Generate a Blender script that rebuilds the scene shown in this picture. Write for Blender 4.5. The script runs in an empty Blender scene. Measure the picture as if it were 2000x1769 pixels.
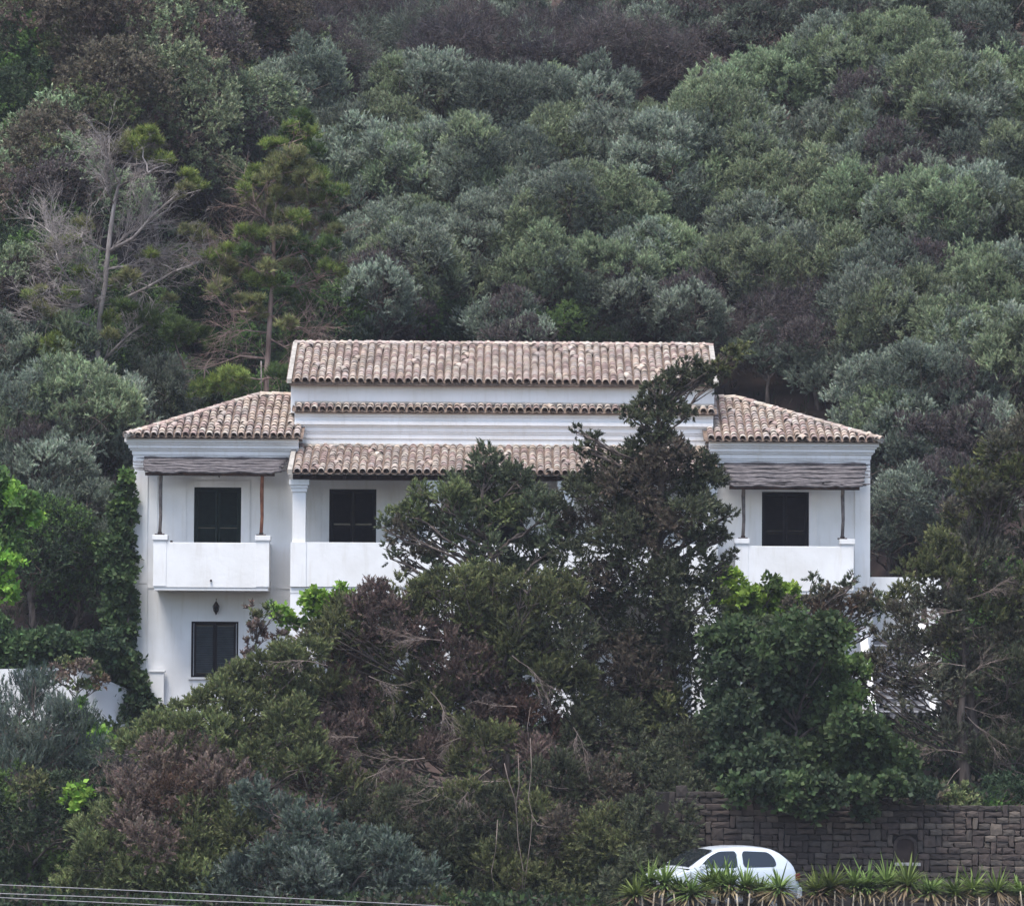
import bpy, math, random
import numpy as np
from mathutils import Vector, Matrix

random.seed(11)
R = math.radians
SC = bpy.context.scene
COL = SC.collection

# ------------------------------------------------------------------ camera, sky, sun, exposure
F = 9000.0                      # focal length in pixels of a 2000 px wide picture
CAM = Vector((0.0, -120.0, 4.2))
PITCH = math.atan(516.0 / F)
ROLL = R(0.36)
cam_d = bpy.data.cameras.new('camera')
cam = bpy.data.objects.new('camera', cam_d)
COL.objects.link(cam)
cam_d.sensor_width = 36.0
cam_d.lens = 36.0 * F / 2000.0
cam_d.clip_start = 1.0
cam_d.clip_end = 2000.0
CROT = Matrix.Rotation(R(90) + PITCH, 3, 'X') @ Matrix.Rotation(ROLL, 3, 'Z')
cam.matrix_world = Matrix.Translation(CAM) @ CROT.to_4x4()
SC.camera = cam

SUN_EL, SUN_AZ = R(67), R(-150)          # azimuth measured from +Y (away from the camera) clockwise
world = bpy.data.worlds.new('World')
SC.world = world
world.use_nodes = True
wn = world.node_tree
bg = wn.nodes['Background']
sky = wn.nodes.new('ShaderNodeTexSky')
sky.sky_type = 'NISHITA'
sky.sun_disc = False
sky.sun_elevation = SUN_EL
sky.sun_rotation = SUN_AZ
sky.air_density = 1.0
sky.dust_density = 2.2
sky.ozone_density = 1.0
wn.links.new(sky.outputs[0], bg.inputs['Color'])
bg.inputs['Strength'].default_value = 0.15
sun_d = bpy.data.lights.new('sun', 'SUN')
sun_d.energy = 2.2
sun_d.angle = R(24)
sun_d.color = (1.0, 0.965, 0.92)
sun = bpy.data.objects.new('sun', sun_d)
COL.objects.link(sun)
sdir = Vector((math.sin(SUN_AZ) * math.cos(SUN_EL), math.cos(SUN_AZ) * math.cos(SUN_EL), math.sin(SUN_EL)))
sun.rotation_euler = sdir.to_track_quat('Z', 'Y').to_euler()
sun.location = (0, 0, 60)
SC.view_settings.view_transform = 'Standard'
SC.view_settings.look = 'None'
SC.view_settings.exposure = 1.06
SC.view_settings.gamma = 1.0
SC.view_settings.use_curve_mapping = False
SC.cycles.max_bounces = 6
SC.cycles.diffuse_bounces = 3
SC.cycles.glossy_bounces = 2
SC.cycles.transmission_bounces = 4
SC.cycles.transparent_max_bounces = 4
SC.cycles.volume_bounces = 0
HAZE = 0.00020

# ------------------------------------------------------------------ helpers
def P(px, py, Y):
    """world point on the plane y=Y seen at photo pixel px,py"""
    d = CROT @ Vector(((px - 1000.0) / F, -(py - 884.5) / F, -1.0))
    t = (Y - CAM.y) / d.y
    return CAM + d * t

def hx(px, Y=0.0):             # world x of a photo column near mid height
    return P(px, 1000, Y).x

def hz(py, Y=0.0):             # world z of a photo row (levelled, at the middle column)
    return P(1000, py, Y).z

def project(p):
    v = CROT.transposed() @ (Vector(p) - CAM)
    return (1000 + F * v.x / -v.z, 884.5 - F * v.y / -v.z)

def smooth(a, b, x):
    t = np.clip((x - a) / (b - a), 0.0, 1.0)
    return t * t * (3 - 2 * t)

def tag(o, label=None, cat=None, group=None, kind=None):
    if label: o['label'] = label
    if cat: o['category'] = cat
    if group: o['group'] = group
    if kind: o['kind'] = kind
    return o

def empty(name, loc, label=None, cat=None, group=None, rz=0.0):
    o = bpy.data.objects.new(name, None)
    o.empty_display_size = 0.3
    COL.objects.link(o)
    o.location = loc
    o.rotation_euler = (0, 0, rz)
    return tag(o, label, cat, group)

def link_mesh(name, me, parent=None, loc=None):
    o = bpy.data.objects.new(name, me)
    COL.objects.link(o)
    if parent is not None:
        o.parent = parent
    if loc is not None:
        o.location = loc
    return o

class MB:
    """collects boxes, tubes and polygons into one mesh"""
    def __init__(self):
        self.v = []; self.f = []; self.sm = []
    def poly(self, pts, smooth=False):
        n = len(self.v)
        self.v += [tuple(p) for p in pts]
        self.f.append(tuple(range(n, n + len(pts)))); self.sm.append(smooth)
    def box(self, x0, x1, y0, y1, z0, z1):
        n = len(self.v)
        self.v += [(x0, y0, z0), (x1, y0, z0), (x1, y1, z0), (x0, y1, z0), (x0, y0, z1), (x1, y0, z1), (x1, y1, z1), (x0, y1, z1)]
        for q in ((0, 1, 5, 4), (1, 2, 6, 5), (2, 3, 7, 6), (3, 0, 4, 7), (4, 5, 6, 7), (3, 2, 1, 0)):
            self.f.append(tuple(n + i for i in q)); self.sm.append(False)
        return self
    def tube(self, pts, rad, n=6, cap=True):
        pts = [Vector(p) for p in pts]
        if not hasattr(rad, '__len__'): rad = [rad] * len(pts)
        base = len(self.v)
        for i, p in enumerate(pts):
            d = (pts[min(i + 1, len(pts) - 1)] - pts[max(i - 1, 0)])
            if d.length < 1e-6: d = Vector((0, 0, 1))
            d.normalize()
            a = Vector((0, 0, 1)) if abs(d.z) < 0.9 else Vector((1, 0, 0))
            u = d.cross(a).normalized(); w = d.cross(u)
            for k in range(n):
                t = 2 * math.pi * k / n
                q = p + (u * math.cos(t) + w * math.sin(t)) * rad[i]
                self.v.append(tuple(q))
        for i in range(len(pts) - 1):
            for k in range(n):
                a = base + i * n + k; b = base + i * n + (k + 1) % n
                self.f.append((a, b, b + n, a + n)); self.sm.append(True)
        if cap:
            self.f.append(tuple(base + k for k in range(n))[::-1]); self.sm.append(False)
            self.f.append(tuple(base + (len(pts) - 1) * n + k for k in range(n))); self.sm.append(False)
        return self
    def lathe(self, prof, n=12, c=(0, 0, 0)):
        base = len(self.v)
        for r, z in prof:
            for k in range(n):
                t = 2 * math.pi * k / n
                self.v.append((c[0] + r * math.cos(t), c[1] + r * math.sin(t), c[2] + z))
        for i in range(len(prof) - 1):
            for k in range(n):
                a = base + i * n + k; b = base + i * n + (k + 1) % n
                self.f.append((a, b, b + n, a + n)); self.sm.append(True)
        return self
    def mesh(self, name, mat):
        me = bpy.data.meshes.new(name)
        me.from_pydata(self.v, [], self.f)
        me.polygons.foreach_set('use_smooth', self.sm)
        if mat is not None: me.materials.append(mat)
        me.update()
        return me
    def build(self, name, mat, parent=None, bevel=0.0):
        o = link_mesh(name, self.mesh(name, mat), parent)
        if bevel:
            m = o.modifiers.new('bevel', 'BEVEL'); m.width = bevel; m.segments = 2; m.limit_method = 'ANGLE'
        return o

# ------------------------------------------------------------------ materials
def newmat(name):
    m = bpy.data.materials.new(name); m.use_nodes = True
    nt = m.node_tree
    return m, nt, nt.nodes['Principled BSDF'], nt.nodes, nt.links

def noisy(name, c1, c2, scale=3.0, rough=0.8, bump=0.0, bscale=40.0, detail=6.0, spec=0.3, stretch=None, metal=0.0, lo=0.35, hi=0.65):
    m, nt, b, N, L = newmat(name)
    tc = N.new('ShaderNodeTexCoord'); mp = N.new('ShaderNodeMapping')
    L.new(tc.outputs['Object'], mp.inputs[0])
    if stretch: mp.inputs['Scale'].default_value = stretch
    n1 = N.new('ShaderNodeTexNoise'); n1.inputs['Scale'].default_value = scale; n1.inputs['Detail'].default_value = detail
    L.new(mp.outputs[0], n1.inputs['Vector'])
    cr = N.new('ShaderNodeValToRGB')
    cr.color_ramp.elements[0].color = (*c1, 1); cr.color_ramp.elements[1].color = (*c2, 1)
    cr.color_ramp.elements[0].position = lo; cr.color_ramp.elements[1].position = hi
    L.new(n1.outputs['Fac'], cr.inputs[0]); L.new(cr.outputs[0], b.inputs['Base Color'])
    b.inputs['Roughness'].default_value = rough; b.inputs['Specular IOR Level'].default_value = spec; b.inputs['Metallic'].default_value = metal
    if bump:
        n2 = N.new('ShaderNodeTexNoise'); n2.inputs['Scale'].default_value = bscale; n2.inputs['Detail'].default_value = 4
        L.new(mp.outputs[0], n2.inputs['Vector'])
        bp = N.new('ShaderNodeBump'); bp.inputs['Strength'].default_value = bump; bp.inputs['Distance'].default_value = 0.02
        L.new(n2.outputs['Fac'], bp.inputs['Height']); L.new(bp.outputs[0], b.inputs['Normal'])
    return m

def plaster():
    m, nt, b, N, L = newmat('white_plaster')
    tc = N.new('ShaderNodeTexCoord')
    n1 = N.new('ShaderNodeTexNoise'); n1.inputs['Scale'].default_value = 0.9; n1.inputs['Detail'].default_value = 7
    L.new(tc.outputs['Object'], n1.inputs['Vector'])
    mp = N.new('ShaderNodeMapping'); mp.inputs['Scale'].default_value = (5.0, 5.0, 0.55)
    L.new(tc.outputs['Object'], mp.inputs[0])
    n2 = N.new('ShaderNodeTexNoise'); n2.inputs['Scale'].default_value = 1.6; n2.inputs['Detail'].default_value = 5
    L.new(mp.outputs[0], n2.inputs['Vector'])
    ra = N.new('ShaderNodeValToRGB'); ra.color_ramp.elements[0].position = 0.3; ra.color_ramp.elements[1].position = 0.62
    ra.color_ramp.elements[0].color = (0.70, 0.69, 0.67, 1); ra.color_ramp.elements[1].color = (0.80, 0.80, 0.80, 1)
    L.new(n1.outputs['Fac'], ra.inputs[0])
    rb = N.new('ShaderNodeValToRGB'); rb.color_ramp.elements[0].position = 0.28; rb.color_ramp.elements[1].position = 0.46
    rb.color_ramp.elements[0].color = (0.86, 0.84, 0.80, 1); rb.color_ramp.elements[1].color = (1, 1, 1, 1)
    L.new(n2.outputs['Fac'], rb.inputs[0])
    mx = N.new('ShaderNodeMixRGB'); mx.blend_type = 'MULTIPLY'; mx.inputs[0].default_value = 0.55
    L.new(ra.outputs[0], mx.inputs[1]); L.new(rb.outputs[0], mx.inputs[2]); L.new(mx.outputs[0], b.inputs['Base Color'])
    b.inputs['Roughness'].default_value = 0.85; b.inputs['Specular IOR Level'].default_value = 0.2
    n3 = N.new('ShaderNodeTexNoise'); n3.inputs['Scale'].default_value = 9; n3.inputs['Detail'].default_value = 6
    L.new(tc.outputs['Object'], n3.inputs['Vector'])
    bp = N.new('ShaderNodeBump'); bp.inputs['Strength'].default_value = 0.25; bp.inputs['Distance'].default_value = 0.02
    L.new(n3.outputs['Fac'], bp.inputs['Height']); L.new(bp.outputs[0], b.inputs['Normal'])
    return m

def tile_mat(name, per_object):
    m, nt, b, N, L = newmat(name)
    if per_object:
        s = N.new('ShaderNodeObjectInfo').outputs['Random']
    else:
        a = N.new('ShaderNodeAttribute'); a.attribute_name = 'rnd'; s = a.outputs['Fac']
    cr = N.new('ShaderNodeValToRGB'); e = cr.color_ramp.elements
    e[0].position = 0.0; e[0].color = (0.31, 0.235, 0.21, 1)
    e[1].position = 1.0; e[1].color = (0.56, 0.51, 0.44, 1)
    for p, c in ((0.18, (0.40, 0.295, 0.26)), (0.34, (0.46, 0.38, 0.33)), (0.5, (0.40, 0.345, 0.315)), (0.66, (0.50, 0.425, 0.35)), (0.82, (0.47, 0.365, 0.295))):
        q = e.new(p); q.color = (*c, 1)
    L.new(s, cr.inputs[0])
    g = N.new('ShaderNodeNewGeometry')
    n1 = N.new('ShaderNodeTexNoise'); n1.inputs['Scale'].default_value = 2.6; n1.inputs['Detail'].default_value = 6
    L.new(g.outputs['Position'], n1.inputs['Vector'])
    r2 = N.new('ShaderNodeValToRGB'); r2.color_ramp.elements[0].position = 0.36; r2.color_ramp.elements[1].position = 0.6
    r2.color_ramp.elements[0].color = (0.50, 0.49, 0.47, 1); r2.color_ramp.elements[1].color = (1, 1, 1, 1)
    L.new(n1.outputs['Fac'], r2.inputs[0])
    mx = N.new('ShaderNodeMixRGB'); mx.blend_type = 'MULTIPLY'; mx.inputs[0].default_value = 0.75
    L.new(cr.outputs[0], mx.inputs[1]); L.new(r2.outputs[0], mx.inputs[2]); L.new(mx.outputs[0], b.inputs['Base Color'])
    b.inputs['Roughness'].default_value = 0.9; b.inputs['Specular IOR Level'].default_value = 0.2
    return m

def leaf_mat(name, transl=0.3, rough=0.55, spec=0.3):
    m, nt, b, N, L = newmat(name)
    a = N.new('ShaderNodeAttribute'); a.attribute_name = 'col'
    oi = N.new('ShaderNodeObjectInfo')
    hs = N.new('ShaderNodeHueSaturation')
    mr = N.new('ShaderNodeMapRange'); mr.inputs['To Min'].default_value = 0.8; mr.inputs['To Max'].default_value = 1.2
    L.new(oi.outputs['Random'], mr.inputs['Value']); L.new(mr.outputs[0], hs.inputs['Value'])
    mh = N.new('ShaderNodeMapRange'); mh.inputs['To Min'].default_value = 0.485; mh.inputs['To Max'].default_value = 0.515
    L.new(oi.outputs['Random'], mh.inputs['Value']); L.new(mh.outputs[0], hs.inputs['Hue'])
    L.new(a.outputs['Color'], hs.inputs['Color'])
    L.new(hs.outputs[0], b.inputs['Base Color'])
    b.inputs['Roughness'].default_value = rough; b.inputs['Specular IOR Level'].default_value = spec
    t = N.new('ShaderNodeBsdfTranslucent'); L.new(hs.outputs[0], t.inputs['Color'])
    ms = N.new('ShaderNodeMixShader'); ms.inputs[0].default_value = transl
    L.new(b.outputs[0], ms.inputs[1]); L.new(t.outputs[0], ms.inputs[2])
    L.new(ms.outputs[0], nt.nodes['Material Output'].inputs['Surface'])
    return m

M = {}
M['plaster'] = plaster()
M['tile'] = tile_mat('clay_tile_single', True)
M['tilefield'] = tile_mat('clay_tile_field', False)
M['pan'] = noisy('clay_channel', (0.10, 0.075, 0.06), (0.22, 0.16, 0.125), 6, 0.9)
M['mortar'] = noisy('ridge_mortar', (0.26, 0.24, 0.21), (0.42, 0.39, 0.35), 8, 0.95, 0.4)
M['darkwood'] = noisy('dark_brown_wood', (0.022, 0.011, 0.010), (0.05, 0.026, 0.022), 12, 0.7)
M['shutter'] = noisy('dark_green_paint', (0.006, 0.013, 0.012), (0.010, 0.020, 0.018), 8, 0.75, spec=0.12)
M['shutter2'] = noisy('black_brown_paint', (0.007, 0.006, 0.008), (0.012, 0.010, 0.012), 8, 0.75, spec=0.12)
M['reed'] = noisy('weathered_reed', (0.062, 0.055, 0.058), (0.19, 0.17, 0.17), 5, 0.9, 0.5, stretch=(1.2, 12, 12))
M['greypole'] = noisy('grey_rustic_pole', (0.10, 0.085, 0.08), (0.20, 0.17, 0.155), 8, 0.85, 0.4)
M['redpole'] = noisy('reddish_brown_pole', (0.16, 0.06, 0.035), (0.28, 0.115, 0.065), 8, 0.8, 0.4)
M['iron'] = noisy('dark_iron', (0.015, 0.012, 0.012), (0.05, 0.03, 0.025), 20, 0.6)
M['stone'] = None
M['soil'] = noisy('hill_soil', (0.022, 0.016, 0.014), (0.060, 0.040, 0.034), 0.8, 0.95, 0.6, 6)
M['asphalt'] = noisy('asphalt', (0.040, 0.040, 0.042), (0.065, 0.063, 0.062), 14, 0.9, 0.4, 90)
M['kerb'] = noisy('kerb_concrete', (0.26, 0.25, 0.24), (0.38, 0.37, 0.35), 5, 0.9)
M['bark'] = noisy('grey_brown_bark', (0.055, 0.042, 0.036), (0.15, 0.12, 0.105), 9, 0.9, 0.7, stretch=(1, 1, 0.25))
M['palebark'] = noisy('pale_bare_bark', (0.17, 0.145, 0.135), (0.36, 0.32, 0.30), 7, 0.9, 0.6, stretch=(1, 1, 0.25))
M['pinkbark'] = noisy('reddish_bark', (0.15, 0.10, 0.085), (0.30, 0.22, 0.19), 7, 0.9, 0.6, stretch=(1, 1, 0.25))
M['twig'] = noisy('dry_twig', (0.13, 0.10, 0.085), (0.25, 0.20, 0.175), 3, 0.9)
M['twigpale'] = noisy('pale_dry_stem', (0.20, 0.16, 0.13), (0.34, 0.29, 0.25), 3, 0.9)
M['leaf'] = leaf_mat('foliage', 0.25, 0.7, 0.2)
M['leafgloss'] = leaf_mat('glossy_foliage', 0.3, 0.65, 0.2)
M['stonewall'] = noisy('dark_mortar', (0.014, 0.012, 0.012), (0.026, 0.022, 0.021), 8, 0.95)
M['stair'] = noisy('grey_step_stone', (0.10, 0.10, 0.11), (0.20, 0.20, 0.21), 6, 0.85)
M['cable'] = noisy('cable_sheath', (0.24, 0.23, 0.24), (0.33, 0.32, 0.33), 5, 0.6)
M['stake'] = noisy('weathered_stake', (0.28, 0.23, 0.17), (0.46, 0.40, 0.31), 9, 0.9, 0.4)

# stone: colour per stone
def stone_mat():
    m, nt, b, N, L = newmat('ashlar_stone')
    oi = N.new('ShaderNodeObjectInfo')
    cr = N.new('ShaderNodeValToRGB'); e = cr.color_ramp.elements
    e[0].color = (0.036, 0.028, 0.024, 1); e[1].color = (0.140, 0.112, 0.090, 1)
    for p, c in ((0.3, (0.056, 0.041, 0.036)), (0.6, (0.082, 0.060, 0.050)), (0.85, (0.068, 0.056, 0.048))):
        q = e.new(p); q.color = (*c, 1)
    L.new(oi.outputs['Random'], cr.inputs[0])
    g = N.new('ShaderNodeNewGeometry')
    n1 = N.new('ShaderNodeTexNoise'); n1.inputs['Scale'].default_value = 9; n1.inputs['Detail'].default_value = 7
    L.new(g.outputs['Position'], n1.inputs['Vector'])
    mx = N.new('ShaderNodeMixRGB'); mx.blend_type = 'MULTIPLY'; mx.inputs[0].default_value = 0.7
    r2 = N.new('ShaderNodeValToRGB'); r2.color_ramp.elements[0].position = 0.3; r2.color_ramp.elements[1].position = 0.65
    r2.color_ramp.elements[0].color = (0.45, 0.45, 0.45, 1); r2.color_ramp.elements[1].color = (1, 1, 1, 1)
    L.new(n1.outputs['Fac'], r2.inputs[0]); L.new(cr.outputs[0], mx.inputs[1]); L.new(r2.outputs[0], mx.inputs[2])
    L.new(mx.outputs[0], b.inputs['Base Color']); b.inputs['Roughness'].default_value = 0.9
    bp = N.new('ShaderNodeBump'); bp.inputs['Strength'].default_value = 0.7; bp.inputs['Distance'].default_value = 0.03
    L.new(n1.outputs['Fac'], bp.inputs['Height']); L.new(bp.outputs[0], b.inputs['Normal'])
    return m
M['stone'] = stone_mat()

# ------------------------------------------------------------------ ground
def terrain(x, y):
    x = np.asarray(x, float); y = np.asarray(y, float)
    n = 0.35 * np.sin(x * 0.31 + 1.3) * np.sin(y * 0.27 + 0.4) + 0.18 * np.sin(x * 0.83 + y * 0.5) + 0.1 * np.sin(x * 1.9 - y * 1.4)
    rise_l = 3.9 * smooth(-12.5, -2.4, y)
    rise_r = np.where(y > -17.0, 2.15 * smooth(-16.98, -16.72, y) + 1.75 * smooth(-16.5, -5.0, y), 0.0)
    w = smooth(2.6, 3.7, x)
    front = rise_l * (1 - w) + rise_r * w
    start = 8.6 - 9.8 * smooth(-9.9, -12.2, x) - 4.0 * smooth(10.2, 12.5, x)
    d = np.maximum(y - start, 0.0)
    hill = d * 0.66 * smooth(0.0, 2.0, d)
    hill = np.where(hill > 52, 52 + (hill - 52) * 0.15, hill)
    return front + hill + n * (0.15 * smooth(-22, -18, y) * (1 - smooth(-5, -3, y)) + smooth(0, 3, d))

def hgt(x, y): return float(terrain(x, y))

def build_ground():
    xs = np.concatenate([np.linspace(-260, -30, 24), np.linspace(-29, 29, 117), np.linspace(30, 260, 24)])
    ys = np.concatenate([np.linspace(-200, -26, 18), np.linspace(-25, -17.2, 14), np.array([-17.0, -16.98, -16.85, -16.72, -16.5]), np.linspace(-16, 60, 153), np.linspace(62, 260, 50)])
    X, Y = np.meshgrid(xs, ys)
    Z = terrain(X, Y)
    v = np.stack([X.ravel(), Y.ravel(), Z.ravel()], 1)
    nx = len(xs); f = []
    for j in range(len(ys) - 1):
        for i in range(nx - 1):
            a = j * nx + i; f.append((a, a + 1, a + nx + 1, a + nx))
    me = bpy.data.meshes.new('ground'); me.from_pydata(v.tolist(), [], f)
    me.polygons.foreach_set('use_smooth', [True] * len(f)); me.materials.append(M['soil'])
    o = link_mesh('ground', me); o['kind'] = 'structure'
build_ground()
rd = MB(); rd.poly([(-200, -30, 0.008), (200, -30, 0.008), (200, -23.9, 0.008), (-200, -23.9, 0.008)])
o = rd.build('road', M['asphalt']); o['kind'] = 'structure'
pk = MB(); pk.poly([(2.5, -23.5, 0.008), (40, -23.5, 0.008), (40, -17.25, 0.008), (2.5, -17.25, 0.008)])
o = pk.build('parking_strip', M['asphalt']); o['kind'] = 'structure'
kb = MB(); kb.box(-200, 200, -23.8, -23.6, -0.05, 0.13)
o = kb.build('kerb', M['kerb'], bevel=0.015); o['kind'] = 'structure'

# ------------------------------------------------------------------ haze
lab_box = MB().box(-262, 262, -202, 262, -1.2, 92.0)
hm = bpy.data.materials.new('haze'); hm.use_nodes = True
hn = hm.node_tree
hn.nodes.remove(hn.nodes['Principled BSDF'])
pv = hn.nodes.new('ShaderNodeVolumePrincipled')
pv.inputs['Color'].default_value = (0.84, 0.88, 1.0, 1)
pv.inputs['Density'].default_value = HAZE
pv.inputs['Anisotropy'].default_value = 0.0
hn.links.new(pv.outputs[0], hn.nodes['Material Output'].inputs['Volume'])
if HAZE > 0:
    o = lab_box.build('haze', hm); o['kind'] = 'stuff'

# ------------------------------------------------------------------ the house
HOUSE = empty('villa', (0, 0, 3.95), 'white two-storey villa with tiled roofs, balconies and columned porch, half hidden by trees', 'house')
def to_house(o):
    o.parent = HOUSE
    o.matrix_parent_inverse = Matrix.Translation(-HOUSE.location)
    return o
def hb(mb, name, mat, parent=None, bevel=0.0):
    """house part; parent may be another part (at the house's origin)"""
    if parent is None:
        return to_house(mb.build(name, mat, None, bevel))
    return mb.build(name, mat, parent, bevel)

GZ = 3.9
LX0, LX1 = hx(261), hx(572)          # left wing
RX0, RX1 = hx(1394), hx(1697)        # right wing
PY = -1.7                            # porch front
CY = 0.55                            # central wall
AY = 0.85                            # attic wall
BACK = 6.9
EAVE_Z = hz(856, -0.35)
ATT_E = hz(750, 0.62)
BALC_T = hz(1063, -1.2); BALC_B = hz(1151, -1.2)
POR_T = hz(1061, PY); POR_B = hz(1148, PY)

def wall_open(mb, x0, x1, z0, z1, y0, y1, openings):
    """wall of boxes, y0 front y1 back, leaving rectangular openings (a,b,c,d)"""
    xs = sorted({x0, x1, *[o[0] for o in openings], *[o[1] for o in openings]})
    for a, b in zip(xs[:-1], xs[1:]):
        zz = [z0, z1]; cut = [(o[2], o[3]) for o in openings if o[0] <= a + 1e-6 and o[1] >= b - 1e-6]
        segs = [(z0, z1)]
        for c, d in cut:
            ns = []
            for s, e in segs:
                if d <= s or c >= e: ns.append((s, e)); continue
                if c > s: ns.append((s, c))
                if d < e: ns.append((d, e))
            segs = ns
        for s, e in segs: mb.box(a, b, y0, y1, s, e)

WT = 0.35
# window openings
L_UP = (hx(379), hx(471), hz(1105), hz(955)); L_DN = (hx(376), hx(468), hz(1326), hz(1217))
R_UP = (hx(1488), hx(1580), hz(1112), hz(957)); R_DN = (hx(1488), hx(1580), hz(1326), hz(1217))
C_W = CY
CEN = [(hx(c - 46, C_W), hx(c + 46, C_W), hz(1100, C_W), hz(957, C_W)) for c in (689, 977, 1246)]
w = MB()
wall_open(w, LX0, LX1, GZ - 0.5, EAVE_Z - 0.04, 0, WT, [L_UP, L_DN])
w.box(LX0, LX0 + WT, WT, BACK, GZ - 0.5, EAVE_Z - 0.04)
w.box(LX1 - WT, LX1, WT, BACK, GZ - 0.5, EAVE_Z - 0.04)
w.box(LX0 + WT, LX1 - WT, BACK - WT, BACK, GZ - 0.5, EAVE_Z - 0.04)
hb(w, 'wall', M['plaster'])['label'] = 'white plastered wall of the left wing'
w = MB()
wall_open(w, RX0, RX1, GZ - 0.5, EAVE_Z - 0.04, 0, WT, [R_UP, R_DN])
w.box(RX0, RX0 + WT, WT, BACK, GZ - 0.5, EAVE_Z - 0.04)
w.box(RX1 - WT, RX1, WT, BACK, GZ - 0.5, EAVE_Z - 0.04)
w.box(RX0 + WT, RX1 - WT, BACK - WT, BACK, GZ - 0.5, EAVE_Z - 0.04)
hb(w, 'wall', M['plaster'])['label'] = 'white plastered wall of the right wing'
LEDGE_Z = hz(806, 0.3)
w = MB()
wall_open(w, LX1, RX0, GZ - 0.5, LEDGE_Z, CY, CY + WT, [*CEN, *[(c[0], c[1], GZ, hz(1230, CY)) for c in CEN]])
hb(w, 'wall', M['plaster'])['label'] = 'white plastered wall of the central block'
w = MB(); w.box(LX1, RX0, BACK - WT, BACK, GZ - 0.5, LEDGE_Z); hb(w, 'rear_wall', M['plaster'])
w = MB()
AX0, AX1 = hx(566, AY), hx(1394, AY)
w.box(AX0, AX1, AY, AY + WT, LEDGE_Z + 0.002, ATT_E + 0.02)
w.box(AX0, AX0 + WT, AY + WT, BACK - 0.3, LEDGE_Z + 0.002, ATT_E + 0.02)
w.box(AX1 - WT, AX1, AY + WT, BACK - 0.3, LEDGE_Z + 0.002, ATT_E + 0.02)
w.box(AX0 + WT, AX1 - WT, BACK - 0.3 - WT, BACK - 0.3, LEDGE_Z + 0.002, ATT_E + 0.02)
RID_Y = 3.75; RID_Z = ATT_E + (RID_Y - 0.62) * math.tan(R(21.5))
for xa, xb in ((AX0 + 0.001, AX0 + WT), (AX1 - WT, AX1 - 0.001)):      # gable triangles
    a = [(xa, AY, ATT_E + 0.02), (xa, BACK - 0.3, ATT_E + 0.02), (xa, RID_Y, RID_Z - 0.08)]
    b = [(xb, p[1], p[2]) for p in a]
    w.poly(a); w.poly(b[::-1])
    for i in range(3): w.poly([a[i], b[i], b[(i + 1) % 3], a[(i + 1) % 3]])
hb(w, 'attic', M['plaster'])['label'] = 'plain white attic storey under the long top roof'

# cornices (stepped mouldings) on wings and centre
def cornice(x0, x1, yf, ztop, steps, left=False, right=False, back=None):
    mb = MB(); z = ztop
    for h, pr in steps:
        xa = x0 - (pr if left else 0); xb = x1 + (pr if right else 0)
        mb.box(xa, xb, yf - pr, yf, z - h, z)
        if left: mb.box(xa, x0, yf, back, z - h, z)
        if right: mb.box(x1, xb, yf, back, z - h, z)
        z -= h
    return mb
WST = [(0.11, 0.24), (0.05, 0.19), (0.10, 0.145), (0.05, 0.10), (0.12, 0.055), (0.05, 0.03)]
hb(cornice(LX0, LX1 + 0.14, 0, EAVE_Z - 0.045, WST, left=True, back=BACK), 'cornice', M['plaster'], bevel=0.012)
hb(cornice(RX0 - 0.14, RX1, 0, EAVE_Z - 0.045, WST, right=True, back=BACK), 'cornice', M['plaster'], bevel=0.012)
CST = [(0.10, 0.16), (0.12, 0.13), (0.10, 0.18), (0.05, 0.12), (0.12, 0.085), (0.05, 0.06), (0.13, 0.035)]
hb(cornice(LX1 + 0.002, RX0 - 0.002, CY, LEDGE_Z - 0.02, CST), 'cornice', M['plaster'], bevel=0.012)

# corner pilasters and panel edges on the wings
pl = MB()
zs = hz(1146)
pl.box(LX0 - 0.03, LX0 + 0.37, -0.045, 0, zs + 0.03, EAVE_Z - 0.53)
pl.box(LX0 - 0.035, LX0 + 0.385, -0.06, 0, GZ - 0.4, zs)
hb(pl, 'pilaster', M['plaster'], bevel=0.006)
pl = MB()
pl.box(RX1 - 0.37, RX1 + 0.03, -0.045, 0, zs + 0.03, EAVE_Z - 0.53)
pl.box(RX1 - 0.385, RX1 + 0.035, -0.06, 0, GZ - 0.4, zs)
hb(pl, 'pilaster', M['plaster'], bevel=0.006)
pb = MB(); pb.box(LX0 + 0.60, LX0 + 0.62, -0.022, 0, zs + 0.2, EAVE_Z - 0.56)
pb.box(LX0 + 0.385, LX1 - 0.02, -0.018, 0, zs - 0.09, zs - 0.06)
hb(pb, 'plaster_bead', M['plaster'])
pr_ = MB(); pr_.box(hx(297), hx(325), -0.22, -0.062, GZ - 0.3, hz(1317)); pr_.box(hx(295), hx(327), -0.25, -0.062, hz(1317), hz(1313))
hb(pr_, 'buttress', M['plaster'], bevel=0.01)

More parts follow.
